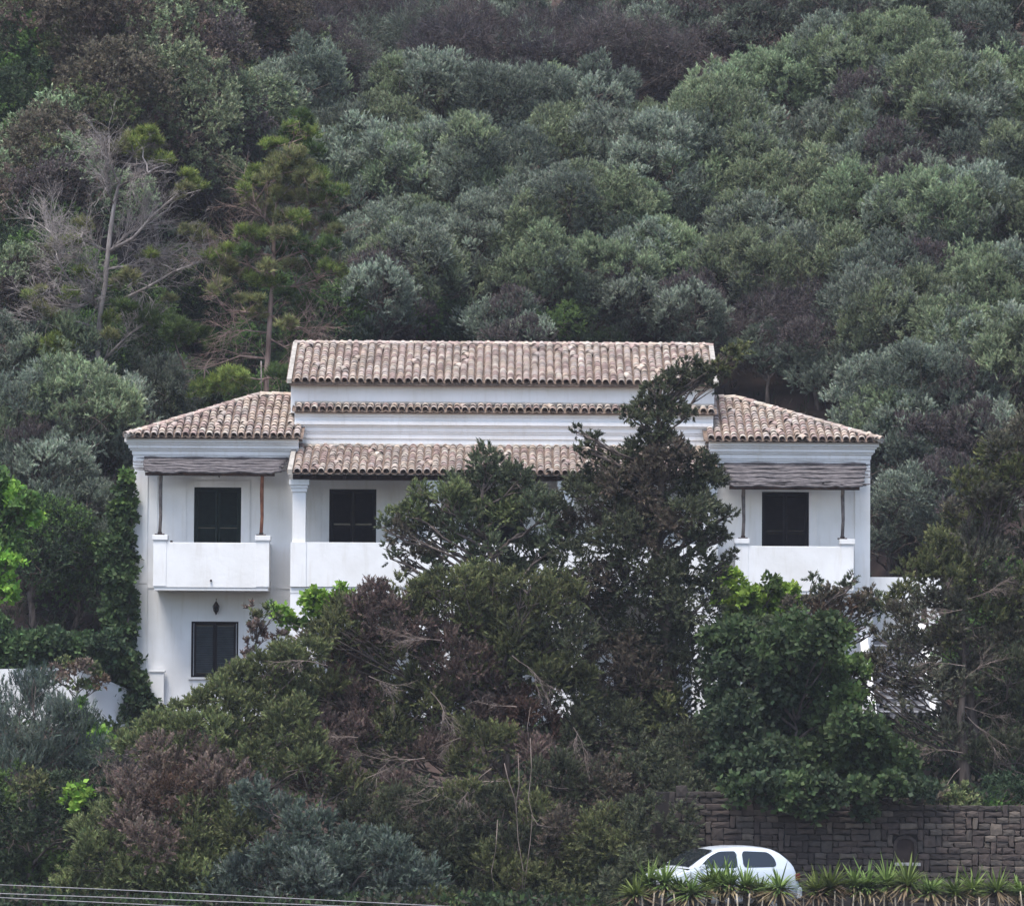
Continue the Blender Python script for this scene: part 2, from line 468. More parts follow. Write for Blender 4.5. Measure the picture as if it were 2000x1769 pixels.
# window surrounds and shutters
def surround(op, yf, wd=0.2):
    mb = MB(); a, b, c, d = op
    mb.box(a - wd, a - 0.0, yf - 0.025, yf, c, d + wd); mb.box(b, b + wd, yf - 0.025, yf, c, d + wd); mb.box(a, b, yf - 0.025, yf, d, d + wd)
    mb.box(a - wd - 0.03, a - wd, yf - 0.045, yf, c, d + wd + 0.03); mb.box(b + wd, b + wd + 0.03, yf - 0.045, yf, c, d + wd + 0.03); mb.box(a - wd, b + wd, yf - 0.045, yf, d + wd, d + wd + 0.03)
    return mb
def shutters(op, yf, mat, label, gap=0.012, lamp=False):
    a, b, c, d = op
    fr = MB(); t = 0.05
    fr.box(a, a + t, yf + 0.04, yf + 0.14, c, d); fr.box(b - t, b, yf + 0.04, yf + 0.14, c, d); fr.box(a + t, b - t, yf + 0.04, yf + 0.14, d - t, d)
    fr.box(a + t, b - t, yf + 0.04, yf + 0.14, c, c + 0.03)
    win = hb(fr, 'shuttered_window', mat); win['label'] = label
    bk = MB(); bk.box(a + 0.002, b - 0.002, yf + 0.17, yf + 0.19, c, d); hb(bk, 'window_pane', M['glass'], win)
    m_ = (a + b) / 2
    for xa, xb in ((a + t + 0.005, m_ - gap / 2), (m_ + gap / 2, b - t - 0.005)):
        lf = MB(); s = 0.06
        lf.box(xa, xa + s, yf + 0.07, yf + 0.115, c + 0.04, d - t - 0.01); lf.box(xb - s, xb, yf + 0.07, yf + 0.115, c + 0.04, d - t - 0.01)
        hh = [c + 0.04, (c + d) / 2 - 0.04, d - t - 0.01 - s]
        for z in hh: lf.box(xa + s, xb - s, yf + 0.07, yf + 0.115, z, z + s)
        z = c + 0.12
        while z < d - t - 0.1:
            if not (hh[1] - 0.03 < z < hh[1] + s + 0.01):
                lf.poly([(xa + s, yf + 0.072, z), (xb - s, yf + 0.072, z), (xb - s, yf + 0.112, z + 0.045), (xa + s, yf + 0.112, z + 0.045)])
                lf.poly([(xa + s, yf + 0.076, z - 0.007), (xa + s, yf + 0.116, z + 0.038), (xb - s, yf + 0.116, z + 0.038), (xb - s, yf + 0.076, z - 0.007)])
            z += 0.048
        hb(lf, 'shutter', mat, win)
    return win
gm, gnt, gb, gN, gL = newmat('dark_window_glass')
gb.inputs['Base Color'].default_value = (0.01, 0.012, 0.015, 1); gb.inputs['Roughness'].default_value = 0.08
M['glass'] = gm
shutters(L_UP, 0, M['shutter'], 'dark green louvred shutters behind the left balcony'); hb(surround(L_UP, 0), 'window_surround', M['plaster'])
shutters(R_UP, 0, M['shutter2'], 'near-black shutters behind the right balcony'); hb(surround(R_UP, 0), 'window_surround', M['plaster'])
for i, c in enumerate(CEN):
    shutters(c, CY, M['shutter2'], ['near-black shutters left in the porch', 'shutters in the middle of the porch', 'shutters right in the porch'][i])
    hb(surround(c, CY), 'window_surround', M['plaster'])
    d_ = (c[0], c[1], GZ, hz(1230, CY)); shutters(d_, CY, M['shutter2'], 'dark shutters inside the ground-floor arcade')
# ground-floor window of the left wing: open frame, pale jambs, glazed
def low_window(op, label):
    a, b, c, d = op
    fr = MB(); t = 0.045
    for q in ((a, a + t, c, d), (b - t, b, c, d), (a + t, b - t, d - t, d), (a + t, b - t, c, c + t)): fr.box(q[0], q[1], 0.06, 0.16, q[2], q[3])
    win = hb(fr, 'window', M['shutter2']); win['label'] = label
    m_ = (a + b) / 2
    for xa, xb in ((a + t + 0.03, m_ - 0.005), (m_ + 0.005, b - t - 0.03)):
        s = MB(); q = 0.05
        s.box(xa, xa + q, 0.10, 0.14, c + t, d - t); s.box(xb - q, xb, 0.10, 0.14, c + t, d - t)
        s.box(xa + q, xb - q, 0.10, 0.14, c + t, c + t + q); s.box(xa + q, xb - q, 0.10, 0.14, d - t - q, d - t)
        hb(s, 'casement', M['shutter2'], win)
        z = c + t + q + 0.02; sl = MB()
        while z < d - t - q - 0.03:
            sl.poly([(xa + q, 0.10, z), (xb - q, 0.10, z), (xb - q, 0.135, z + 0.04), (xa + q, 0.135, z + 0.04)]); z += 0.047
        hb(sl, 'louvre_panel', M['slate'], win)
    for u in (a + t + 0.004, b - t - 0.022):
        j = MB(); j.box(u, u + 0.018, 0.085, 0.15, c + t, d - t); hb(j, 'pale_jamb', M['greywhite'], win)
    g = MB(); g.box(a + t, b - t, 0.2, 0.21, c + t, d - t); hb(g, 'window_pane', M['glass'], win)
M['slate'] = noisy('blue_grey_paint', (0.028, 0.040, 0.050), (0.045, 0.058, 0.068), 6, 0.5)
M['greywhite'] = noisy('grey_white_paint', (0.35, 0.36, 0.38), (0.5, 0.5, 0.52), 6, 0.6)
low_window(L_DN, 'dark-framed window on the ground floor of the left wing')
low_window(R_DN, 'ground-floor window of the right wing, mostly behind leaves')
for op in (L_DN, R_DN):
    s = MB(); s.box(op[0] - 0.06, op[1] + 0.06, -0.05, 0.06, op[2] - 0.06, op[2]); hb(s, 'window_sill', M['plaster'], bevel=0.008)
    e = MB(); a, b, c, d = op
    e.box(a - 0.04, a, -0.02, 0, c, d + 0.04); e.box(b, b + 0.04, -0.02, 0, c, d + 0.04); e.box(a, b, -0.02, 0, d, d + 0.04); hb(e, 'window_surround', M['plaster'])

# balconies
def balcony(x0, x1, label):
    mb = MB(); yf = -1.2
    mb.box(x0, x1, yf, yf + 0.13, BALC_B, BALC_T)
    mb.box(x0, x0 + 0.13, yf + 0.13, 0, BALC_B, BALC_T); mb.box(x1 - 0.13, x1, yf + 0.13, 0, BALC_B, BALC_T)
    b = hb(mb, 'balcony', M['plaster'], bevel=0.01); b['label'] = label
    sl = MB(); sl.box(x0 + 0.02, x1 - 0.02, yf + 0.02, 0, BALC_B - 0.07, BALC_B - 0.002); hb(sl, 'balcony_slab', M['plaster'], b)
    for xa, xb in ((x0 - 0.008, x0 + 0.33), (x1 - 0.33, x1 + 0.008)):
        p = MB(); p.box(xa, xb, yf - 0.012, yf + 0.32, BALC_B + 0.03, BALC_T + 0.06); p.box(xa - 0.03, xb + 0.03, yf - 0.045, yf + 0.35, BALC_T + 0.06, BALC_T + 0.19)
        p.box(xa - 0.012, xb + 0.012, yf - 0.025, yf + 0.33, BALC_T + 0.03, BALC_T + 0.06)
        hb(p, 'balcony_pier', M['plaster'], b, 0.008)
    s = MB(); xm = (x0 + x1) / 2; s.tube([(xm, yf + 0.02, BALC_B + 0.19), (xm, yf - 0.07, BALC_B + 0.18)], 0.027, 8); hb(s, 'drain_spout', M['iron'], b)
    return b
BL = (hx(301, -1.2), hx(526, -1.2)); BR = (hx(1437, -1.2), hx(1667, -1.2))
balcony(*BL, 'left balcony with solid white parapet'); balcony(*BR, 'right balcony with solid white parapet')
hk = MB(); hk.box(BL[0] + 0.42, BL[0] + 0.48, -1.18, -1.12, BALC_T, BALC_T + 0.05); hb(hk, 'hose_clip', M['iron'])

# reed awnings
def awning(bx, lift, x0, x1, zb, yb, zf, yf, polemats, label):
    rng = random.Random(int(x0 * 100))
    base = MB(); base.box(x0 + 0.15, x1 - 0.2, yb - 0.02, yb + 0.04, zb - 0.12, zb - 0.05)
    base.box(x0 + 0.12, x1 - 0.22, yf + 0.16, yf + 0.24, zf - 0.12, zf - 0.035)
    root = hb(base, 'awning', M['darkwood']); root['label'] = label
    for k in range(5):
        rf = MB()
        x = x0 + 0.3 + (x1 - x0 - 0.7) * k / 4
        rf.tube([(x, yb, zb - 0.05), (x, yf + 0.1, zf - 0.03)], 0.03, 6)
        hb(rf, 'rafter', M['darkwood'], root)
    mat = MB(); rows = 19
    for j in range(rows):
        t = j / (rows - 1); jl = rng.uniform(-0.05, 0.05); jr = rng.uniform(-0.06, 0.06); ph = rng.uniform(0, 6); up = 0.035 if j % 4 == 0 else 0.0
        pts = []; rad = []
        for i in range(26):
            q = i / 25
            x = x0 + jl + 0.14 * t + (x1 - x0 + jr - jl - 0.24 * t) * q
            z = zb + (zf - zb) * t + up - 0.03 * abs(math.sin(q * math.pi * 4)) * t + 0.012 * math.sin(q * 19 + ph) + (rng.uniform(-0.03, 0.01) if j == rows - 1 else 0)
            pts.append((x, yb + (yf - yb) * t, z)); rad.append(0.040 * rng.uniform(0.85, 1.1))
        mat.tube(pts, rad, 6)
    hb(mat, 'reed_mat', M['reed'], root)
    st = MB()
    for k in range(70):          # loose reed ends
        s = rng.random(); t = rng.choice([0.0, 1.0, rng.random()]); e = rng.random() < 0.5
        x = x0 + (0 if e else (x1 - x0)); 
        y = yb + (yf - yb) * t; z = zb + (zf - zb) * t + 0.02
        if t == 1.0: x = x0 + (x1 - x0) * s
        ln = rng.uniform(0.05, 0.28)
        st.tube([(x - ln, y, z), (x + ln * 0.6, y + rng.uniform(-0.02, 0.02), z + rng.uniform(-0.03, 0.02))], 0.006, 4)
    hb(st, 'loose_reeds', M['reed'], root)['kind'] = 'stuff'
    for k, (px_, mt) in enumerate(polemats):
        x = hx(px_, -1.05); p = MB(); zt = BALC_T + 0.19
        p.tube([(x - 0.01, -1.03, zt + 0.02), (x + 0.012, -1.04, zt + 0.5), (x - 0.003, -1.02, zt + 1.1), (x + 0.008, -1.03, zf - 0.05 + (zb - zf) * 0.1)], [0.045, 0.042, 0.05, 0.045], 8)
        hb(p, 'pole', M[mt], root)
        f = MB(); f.box(x - 0.13, x + 0.11, -1.12, -0.95, zt, zt + 0.035); f.box(x - 0.06, x + 0.05, -1.08, -0.98, zt + 0.035, zt + 0.08); hb(f, 'pole_foot', M['iron'], root)
    return root
awning(BL, 0, hx(279, -0.4), hx(556, -0.4), hz(901, -0.05), -0.05, hz(923, -1.5), -1.5, [(313, 'greypole'), (511, 'redpole')], 'left reed awning on one grey and one reddish pole')
awning(BR, 0, hx(1412, -0.4), hx(1690, -0.4), hz(905, -0.05), -0.05, hz(943, -1.5), -1.5, [(1452, 'greypole'), (1646, 'greypole')], 'right reed awning sloping on two grey poles')

# porch
PX0, PX1 = hx(568, PY), hx(1402, PY)
por = MB()
por.box(PX0, PX1, PY, PY + 0.14, POR_B, POR_T)
por.box(PX0, PX0 + 0.14, PY + 0.14, CY, POR_B, POR_T); por.box(PX1 - 0.14, PX1, PY + 0.14, CY, POR_B, POR_T)
porch = hb(por, 'porch_parapet', M['plaster'], bevel=0.008)
sl = MB(); sl.box(PX0, PX1, PY + 0.03, CY, POR_B - 0.16, POR_B - 0.002); hb(sl, 'porch_floor', M['plaster'], porch)
for k in (710, 977, 1246):
    sp = MB(); x = hx(k, PY); sp.tube([(x, PY + 0.02, POR_B + 0.19), (x, PY - 0.05, POR_B + 0.18)], 0.02, 8); hb(sp, 'drain_spout', M['greywhite'], porch)
CAPZ0, CAPZ1 = hz(963, PY), hz(939, PY)
COLX = [hx(c, PY) for c in (584, 848, 1108, 1385)]
for k, x in enumerate(COLX):
    c = MB()
    c.box(x - 0.17, x + 0.17, PY + 0.03, PY + 0.37, POR_T - 0.001 if False else POR_T, CAPZ0)
    cc = hb(c, 'column', M['plaster'], bevel=0.006)
    cp = MB(); h = CAPZ1 - CAPZ0
    cp.box(x - 0.20, x + 0.20, PY, PY + 0.40, CAPZ0, CAPZ0 + h * 0.3); cp.box(x - 0.225, x + 0.225, PY - 0.025, PY + 0.425, CAPZ0 + h * 0.3, CAPZ0 + h * 0.55); cp.box(x - 0.26, x + 0.26, PY - 0.06, PY + 0.46, CAPZ0 + h * 0.55, CAPZ1)
    hb(cp, 'capital', M['plaster'], cc, 0.008)
    pi_ = MB(); pi_.box(x - 0.205, x + 0.195, PY - 0.02, PY, POR_B + 0.001, POR_T - 0.001); hb(pi_, 'parapet_pier', M['plaster'], cc)
# ground-floor arcade
ar = MB(); ARZ = hz(1163, PY); az_sp = ARZ - 0.75
zt = POR_B - 0.012
ar.box(PX0, PX1, PY + 0.04, PY + 0.36, ARZ + 0.0, zt)
for k in range(3):
    xa, xb = COLX[k] + 0.42, COLX[k + 1] - 0.42; xm = (xa + xb) / 2; rx = (xb - xa) / 2; n = 20
    left = PX0 if k == 0 else COLX[k] - 0.42; ar.box(left, xa, PY + 0.04, PY + 0.36, GZ - 0.4, ARZ)
    if k == 2: ar.box(xb, PX1, PY + 0.04, PY + 0.36, GZ - 0.4, ARZ)
    pts = [(xm - rx * math.cos(math.pi * i / n), az_sp + 0.75 * math.sin(math.pi * i / n)) for i in range(n + 1)]
    for (u0, v0), (u1, v1) in zip(pts[:-1], pts[1:]):
        for yy in (PY + 0.04, PY + 0.36): ar.poly([(u0, yy, v0), (u1, yy, v1), (u1, yy, ARZ), (u0, yy, ARZ)])
        ar.poly([(u0, PY + 0.04, v0), (u0, PY + 0.36, v0), (u1, PY + 0.36, v1), (u1, PY + 0.04, v1)])
hb(ar, 'arcade', M['plaster'])
bm_ = MB(); bm_.box(PX0 + 0.04, PX1 - 0.04, PY + 0.02, PY + 0.24, CAPZ1 + 0.002, CAPZ1 + 0.13)
for k in range(28):
    x = PX0 + 0.2 + (PX1 - PX0 - 0.4) * k / 27; bm_.box(x - 0.04, x + 0.04, PY - 0.22, PY + 0.018, CAPZ1 + 0.05, CAPZ1 + 0.13)
hb(bm_, 'eaves_beam', M['darkwood'])

# ---- roofs of barrel tiles
PITCHX = 0.2085
def tile_mesh(length, r0, r1, th=0.016, n=7):
    """barrel cover tile: axis +Y uphill from 0 to length, lower end wider"""
    mb = MB(); ring = []
    for y, r in ((0, r0), (length, r1)):
        for rr in (r, r - th):
            ring.append([(rr * math.cos(math.pi * i / n) * -1, y, rr * math.sin(math.pi * i / n) * 0.95) for i in range(n + 1)])
    o0, i0, o1, i1 = ring
    for i in range(n):
        mb.poly([o0[i], o1[i], o1[i + 1], o0[i + 1]][::-1], True)
        mb.poly([i0[i], i0[i + 1], i1[i + 1], i1[i]][::-1], True)
        mb.poly([o0[i], o0[i + 1], i0[i + 1], i0[i]][::-1])
    return mb
TL = 0.36
TM = tile_mesh(TL, 0.088, 0.074)
tile_me = TM.mesh('roof_tile', M['tile'])
tile_v = np.array(TM.v); tile_f = TM.f
field = []          # transforms of the tiles that are not single parts
singles = []        # (matrix, roofroot)
def put(mat4, root, single): (singles if single else field).append((mat4, root))

def slope_tiles(x0, x1, y_e, z_e, run, rise, rowstep, root, single_f, clip=None, seed=0):
    """front slope: eave at (y_e,z_e), rising toward +Y"""
    rng = random.Random(seed)
    L = math.hypot(run, rise); ang = math.atan2(rise, run)
    n = int(round((x1 - x0) / PITCHX)); st = (x1 - x0) / n
    rows = int(L / rowstep)
    for i in range(n):
        x = x0 + st * (i + 0.5)
        off = rng.uniform(-0.03, 0.03); wob = rng.uniform(-0.012, 0.012)
        for j in range(rows + 1):
            s = j * rowstep + off * (1 if j else 0.8) + rng.uniform(-0.02, 0.02)
            if s > L - 0.12: continue
            y = y_e + s * math.cos(ang); z = z_e + s * math.sin(ang)
            if clip and not clip(x, y): continue
            slip = rng.random() < 0.035
            m = Matrix.Translation((x + wob + rng.uniform(-0.007, 0.007), y - (0.05 if slip else 0), z + 0.055 + rng.uniform(-0.004, 0.007))) @ \
                Matrix.Rotation(ang - R(5.5) + rng.uniform(-0.02, 0.02), 4, 'X') @ Matrix.Rotation(rng.uniform(-0.035, 0.035) + (rng.choice([-0.25, 0.25]) if slip else 0), 4, 'Z')
            put(m, root, single_f(x, y))
def pans(mb, x0, x1, y_e, z_e, run, rise, clip=None, sub=1, th=0.02):
    """corrugated channel sheet; clip gives s-range factor per x (0..1 of the slope)"""
    n = int(round((x1 - x0) / PITCHX)); st = (x1 - x0) / n
    K = 4
    prof = []
    for i in range(n + 1):
        xc = x0 + st * i
        for k in range(K):
            t = k / K
            x = xc - st / 2 + st * t
            prof.append((min(max(x, x0 - 0.07), x1 + 0.07), -0.045 * math.sin(math.pi * t)))
    for (xa, za), (xb, zb) in zip(prof[:-1], prof[1:]):
        if xb - xa < 1e-4: continue
        fa, fb = (1, 1) if not clip else (clip(xa), clip(xb))
        if fa <= 0 and fb <= 0: continue
        p = lambda x, zz, f: (x, y_e + run * f, z_e + rise * f + zz + 0.045)
        mb.poly([p(xa, za, 0), p(xb, zb, 0), p(xb, zb, fb), p(xa, za, fa)])
        mb.poly([(xa, y_e, z_e + za + 0.045), (xa, y_e, z_e + za + 0.045 - th), (xb, y_e, z_e + zb + 0.045 - th), (xb, y_e, z_e + zb + 0.045)])

# attic roof
tanp = math.tan(R(21.5))
rr = MB(); ax0, ax1 = AX0 - 0.05, AX1 + 0.0
run = RID_Y - 0.60; rise = run * tanp
pans(rr, ax0, ax1, 0.58, ATT_E, run, rise)
rr.poly([(ax0, 0.60, ATT_E), (ax0, RID_Y, ATT_E + rise), (ax1, RID_Y, ATT_E + rise), (ax1, 0.60, ATT_E)])
rr.poly([(ax0, RID_Y, ATT_E + rise), (ax1, RID_Y, ATT_E + rise), (ax1, RID_Y + run, ATT_E), (ax0, RID_Y + run, ATT_E)])
roof_a = hb(rr, 'roof', M['pan']); roof_a['label'] = 'long pinkish tiled roof of the attic'
slope_tiles(ax0 + 0.12, ax1 - 0.05, 0.52, ATT_E, run, rise, 0.20, roof_a, lambda x, y: False, seed=3)
for xa, xb in ((ax0 - 0.04, ax0 + 0.08), (ax1 - 0.03, ax1 + 0.10)):
    vb = MB()
    pts = [(0.52, ATT_E - 0.02), (RID_Y, ATT_E + rise - 0.02), (RID_Y + run, ATT_E - 0.02)]
    for (y0, z0), (y1, z1) in zip(pts[:-1], pts[1:]):
        a = [(xa, y0, z0), (xb, y0, z0), (xb, y1, z1), (xa, y1, z1)]; b = [(p[0], p[1], p[2] + 0.115) for p in a]
        vb.poly(b); vb.poly(a[::-1])
        for i in range(4): vb.poly([a[i], a[(i + 1) % 4], b[(i + 1) % 4], b[i]])
    hb(vb, 'verge', M['mortar'], roof_a)
ev = MB(); ev.box(ax0 + 0.02, ax1 - 0.02, 0.60, AY + 0.02, ATT_E - 0.06, ATT_E - 0.003); hb(ev, 'eaves_board', M['pan'], roof_a)

# porch roof
PRZ = CAPZ1 + 0.14; py_e = PY - 0.38; pyt = CY - 0.03
prun = pyt - py_e; prise = hz(872, CY) - 0.06 - PRZ
px0, px1 = hx(566, PY), hx(1399, PY)
rr = MB(); pans(rr, px0, px1, py_e + 0.03, PRZ, prun - 0.03, prise)
rr.poly([(px0, py_e + 0.05, PRZ - 0.01), (px0, pyt, PRZ + prise - 0.01), (px1, pyt, PRZ + prise - 0.01), (px1, py_e + 0.05, PRZ - 0.01)])
roof_p = hb(rr, 'roof', M['pan']); roof_p['label'] = 'lean-to tiled roof over the porch'
def psingle(x, y):
    p = project((x, y, PRZ + 0.3)); return 560 < p[0] < 920 or 1050 < p[0] < 1130 
slope_tiles(px0 + 0.10, px1 - 0.06, py_e, PRZ, prun, prise, 0.235, roof_p, psingle, seed=7)
vb = MB()
a = [(px0 - 0.05, py_e + 0.01, PRZ - 0.03), (px0 + 0.07, py_e + 0.01, PRZ - 0.03), (px0 + 0.07, pyt, PRZ + prise - 0.03), (px0 - 0.05, pyt, PRZ + prise - 0.03)]
b = [(p[0], p[1], p[2] + 0.13) for p in a]
vb.poly(b); vb.poly(a[::-1])
for i in range(4): vb.poly([a[i], a[(i + 1) % 4], b[(i + 1) % 4], b[i]])
hb(vb, 'verge', M['mortar'], roof_p)
fl = MB(); fl.tube([(x, pyt + 0.0 + 0.01 * math.sin(x * 7), PRZ + prise + 0.055 + 0.008 * math.sin(x * 5.3) + 0.006 * math.sin(x * 17)) for x in np.linspace(px0, px1, 120)], 0.055, 7)
hb(fl, 'mortar_flashing', M['mortar'], roof_p)

# ledge roof between attic and centre
LZ = LEDGE_Z + 0.0; ly = CY - 0.30; lrun = AY - 0.02 - ly; lrise = lrun * 0.30
lx0, lx1 = AX0 + 0.13, AX1 - 0.0
rr = MB(); pans(rr, lx0, lx1, ly, LZ, lrun, lrise); rr.box(lx0, lx1, ly + 0.04, AY - 0.005, LZ - 0.035, LZ + 0.01)
roof_l = hb(rr, 'ledge', M['pan']); roof_l['label'] = 'narrow tiled ledge below the attic wall'
slope_tiles(lx0, lx1, ly - 0.02, LZ + 0.01, lrun, lrise, 0.28, roof_l, lambda x, y: False, seed=9)
fl = MB(); fl.tube([(x, AY - 0.02, LZ + lrise + 0.085 + 0.006 * math.sin(x * 6)) for x in np.linspace(lx0 - 0.02, lx1, 100)], 0.05, 7); hb(fl, 'mortar_flashing', M['mortar'], roof_l)

# wing roofs (hipped)
def wing_roof(xin, xout, xpeak, side, label, seed):
    """side -1: hip on the left; +1: hip on the right. xin inner edge, xout eave corner"""
    e = EAVE_Z - 0.03; ye = -0.42; runx = abs(xpeak - xout); yr = ye + runx * 0.98
    rise = hz(773, yr) - e - 0.08
    yb = yr + (yr - ye)
    frac = lambda x: max(0.0, min(1.0, abs(x - xout) / runx))
    rr = MB(); a, b = min(xin, xout), max(xin, xout)
    pans(rr, a, b, ye + 0.03, e, yr - ye - 0.03, rise, clip=frac)
    pk = (xpeak, yr, e + rise)
    inn = (xin, yr, e + rise)
    rr.poly([(xout, ye + 0.04, e), (xin, ye + 0.04, e), inn, pk][::(-1 if side > 0 else 1)])
    rr.poly([(xout, ye + 0.04, e), pk, (xout, yb, e)])
    rr.poly([(xout, yb, e), pk, inn, (xin, yb, e)])
    rr.poly([(xout, ye + 0.04, e - 0.02), (xin, ye + 0.04, e - 0.02), (xin, yb, e - 0.02), (xout, yb, e - 0.02)])
    root = hb(rr, 'roof', M['pan']); root['label'] = label
    clip = lambda x, y: (y - ye) / (yr - ye) < frac(x) - 0.03 and (y < yr - 0.1)
    def sing(x, y): return True
    slope_tiles(a + 0.02, b - 0.02, ye, e, yr - ye, rise, 0.235, root, lambda x, y: (x < LX1 if side < 0 else x > RX0 + 0.0) and y < yr * 0.92, clip=clip, seed=seed)
    # side slope tiles (seen edge on)
    rng = random.Random(seed + 5); L = math.hypot(runx, rise); ang = math.atan2(rise, runx)
    y = ye + 0.15
    while y < yb - 0.1:
        f = 1 - abs(y - yr) / (yr - ye); s = 0
        while s < L * f - 0.1:
            x = xout - side * s * math.cos(ang); z = e + s * math.sin(ang) + 0.055
            m = Matrix.Translation((x, y, z)) @ Matrix.Rotation(R(90) * side, 4, 'Z') @ Matrix.Rotation(ang - R(3), 4, 'X')
            put(m, root, False); s += 0.235
        y += PITCHX
    # hip and ridge caps
    hipn = 15
    cap = []
    p0 = Vector((xout, ye, e + 0.04)); p1 = Vector(pk) + Vector((0, 0, 0.05)); 
    segs = [(p0, p1, hipn), (p1, Vector((xin, yr, e + rise + 0.05)), max(2, int(abs(xin - xpeak) / 0.3)))]
    q0 = Vector((xout, yb, e + 0.04)); segs.append((q0, p1, hipn))
    for s0, s1, n in segs:
        d = (s1 - s0); ln = d.length / n
        yaw = math.atan2(d.y, d.x) - math.pi / 2; pit = math.atan2(d.z, math.hypot(d.x, d.y))
        for i in range(n):
            p = s0 + d * (i / n)
            m = Matrix.Translation(p + Vector((0, 0, 0.02 + rng.uniform(-.005, .008)))) @ Matrix.Rotation(yaw, 4, 'Z') @ Matrix.Rotation(pit - 0.03, 4, 'X') @ Matrix.Diagonal((1.15, (ln + 0.06) / TL, 1.0, 1))
            put(m, root, False)
    mo = MB(); mo.tube([p0 + Vector((0, 0, -0.02)), p1 + Vector((0, 0, -0.01))], 0.075, 6); mo.tube([p1 + Vector((0, 0, -0.01)), Vector((xin, yr, e + rise + 0.04))], 0.075, 6)
    hb(mo, 'hip_mortar', M['mortar'], root)
    return root
wing_roof(LX1 + 0.22, hx(243, -0.42), hx(506, 3.0), -1, 'hipped tile roof of the left wing', 21)
wing_roof(RX0 - 0.22, hx(1723, -0.42), hx(1436, 3.2), 1, 'hipped tile roof of the right wing', 33)
# attic ridge caps
rng = random.Random(4); x = ax0
while x < ax1 - 0.1:
    m = Matrix.Translation((x, RID_Y, ATT_E + rise * 0 + (RID_Y - 0.60) * tanp + 0.055 + rng.uniform(-.006, .01))) @ Matrix.Rotation(R(-90), 4, 'Z') @ Matrix.Rotation(-0.03, 4, 'X') @ Matrix.Diagonal((1.2, 1.1, 1.0, 1))
    put(m, roof_a, False); x += 0.32
mo = MB(); mo.tube([(ax0 - 0.02, RID_Y, ATT_E + (RID_Y - 0.60) * tanp + 0.045), (ax1 + 0.05, RID_Y, ATT_E + (RID_Y - 0.60) * tanp + 0.045)], 0.08, 6); hb(mo, 'ridge_mortar', M['mortar'], roof_a)
# tiles: at most 300 single parts, the rest one mesh
if len(singles) > 298:
    field += singles[298:]; singles = singles[:298]
for m, root in singles:
    o = link_mesh('roof_tile', tile_me, root); o.matrix_local = m
allv = []; allf = []; rnd = []
rg = np.random.default_rng(5)
for k, (m, root) in enumerate(field):
    A = np.array(m); v = tile_v @ A[:3, :3].T + A[:3, 3]
    allv.append(v); o_ = k * len(tile_v); r_ = rg.random()
    for f in tile_f: allf.append(tuple(i + o_ for i in f)); rnd.append(r_)
me = bpy.data.meshes.new('roof_tiles'); me.from_pydata(np.concatenate(allv).tolist(), [], allf); me.materials.append(M['tilefield'])
at = me.attributes.new('rnd', 'FLOAT', 'FACE'); at.data.foreach_set('value', rnd)
to_house(link_mesh('roof_tiles', me))['kind'] = 'stuff'

# ---- right-hand terrace and steps
tr = MB(); TZ = hz(1122); tx1 = hx(1840)
tr.box(RX1 + 0.04, tx1, 0.05, 0.30, hz(1175), TZ); tr.box(RX1 + 0.04, hx(1705), 0.05, 0.3, GZ - 0.3, hz(1175)); tr.box(hx(1812), tx1, 0.05, 0.3, GZ - 0.3, hz(1175))
tr.box(hx(1705), hx(1812), 1.9, 2.1, GZ - 0.3, hz(1175))
hb(tr, 'terrace_wall', M['plaster'])['label'] = 'low white terrace wall right of the right wing'
stx0, stx1 = hx(1703, -2), hx(1806, -2)
st = empty('stairs', (stx0, -4, GZ - 0.4), 'white-edged outside steps climbing beside the right wing, seen through the branches', 'steps')
for k in range(17):
    z0 = hz(1450, -4) + 0.172 * k; y0 = -4.2 + 0.28 * k
    s = MB(); s.box(stx0, stx1, y0, y0 + 0.30, z0 - 0.17, z0 - 0.032); o = s.build('riser', M['stair'], st); o.matrix_parent_inverse = Matrix.Translation(-st.location)
    s = MB(); s.box(stx0 - 0.0, stx1, y0 - 0.03, y0 + 0.28, z0 - 0.030, z0); o = s.build('step', M['greywhite'], st); o.matrix_parent_inverse = Matrix.Translation(-st.location)
s = MB(); z0 = hz(1450, -4)
for xa, xb in ((stx0 - 0.2, stx0 - 0.005), (stx1 + 0.005, stx1 + 0.2)):
    pts = [(-4.5, z0 - 0.9), (-4.5, z0 + 0.35), (0.0, z0 + 0.35 + 2.8), (0.0, z0 - 0.9)]
    a = [(xa, y, z) for y, z in pts]; b = [(xb, y, z) for y, z in pts]
    s.poly(a); s.poly(b[::-1])
    for i in range(4): s.poly([a[i], b[i], b[(i + 1) % 4], a[(i + 1) % 4]])
o = s.build('stair_parapet', M['plaster'], st); o.matrix_parent_inverse = Matrix.Translation(-st.location)

# ---- garden wall at the left
gw = MB(); 
g0 = P(-60, 1320, -2.5); g1 = P(250, 1345, -1.2)
def seg_wall(mb, a, b, zb, th=0.3):
    a = Vector(a); b = Vector(b); d = (b - a); d.z = 0; d.normalize(); n = Vector((-d.y, d.x, 0)) * th
    q = [a, b, b + n, a + n]; lo = [Vector((p.x, p.y, zb)) for p in q]
    mb.poly(q); 
    for i in range(4): mb.poly([lo[i], lo[(i + 1) % 4], q[(i + 1) % 4], q[i]])
seg_wall(gw, (g0.x - 6, g0.y - 0.3, g0.z), (P(150, 1300, -1.6).x, -1.6, P(150, 1303, -1.6).z), 3.0)
seg_wall(gw, (P(150, 1300, -1.6).x + 0.001, -1.6, P(150, 1303, -1.6).z), (LX0 - 0.05, -0.6, P(250, 1345, -1.2).z), 3.0)
tag(gw.build('garden_wall', M['plaster']), 'low white garden wall left of the villa, overgrown with ivy', 'wall')
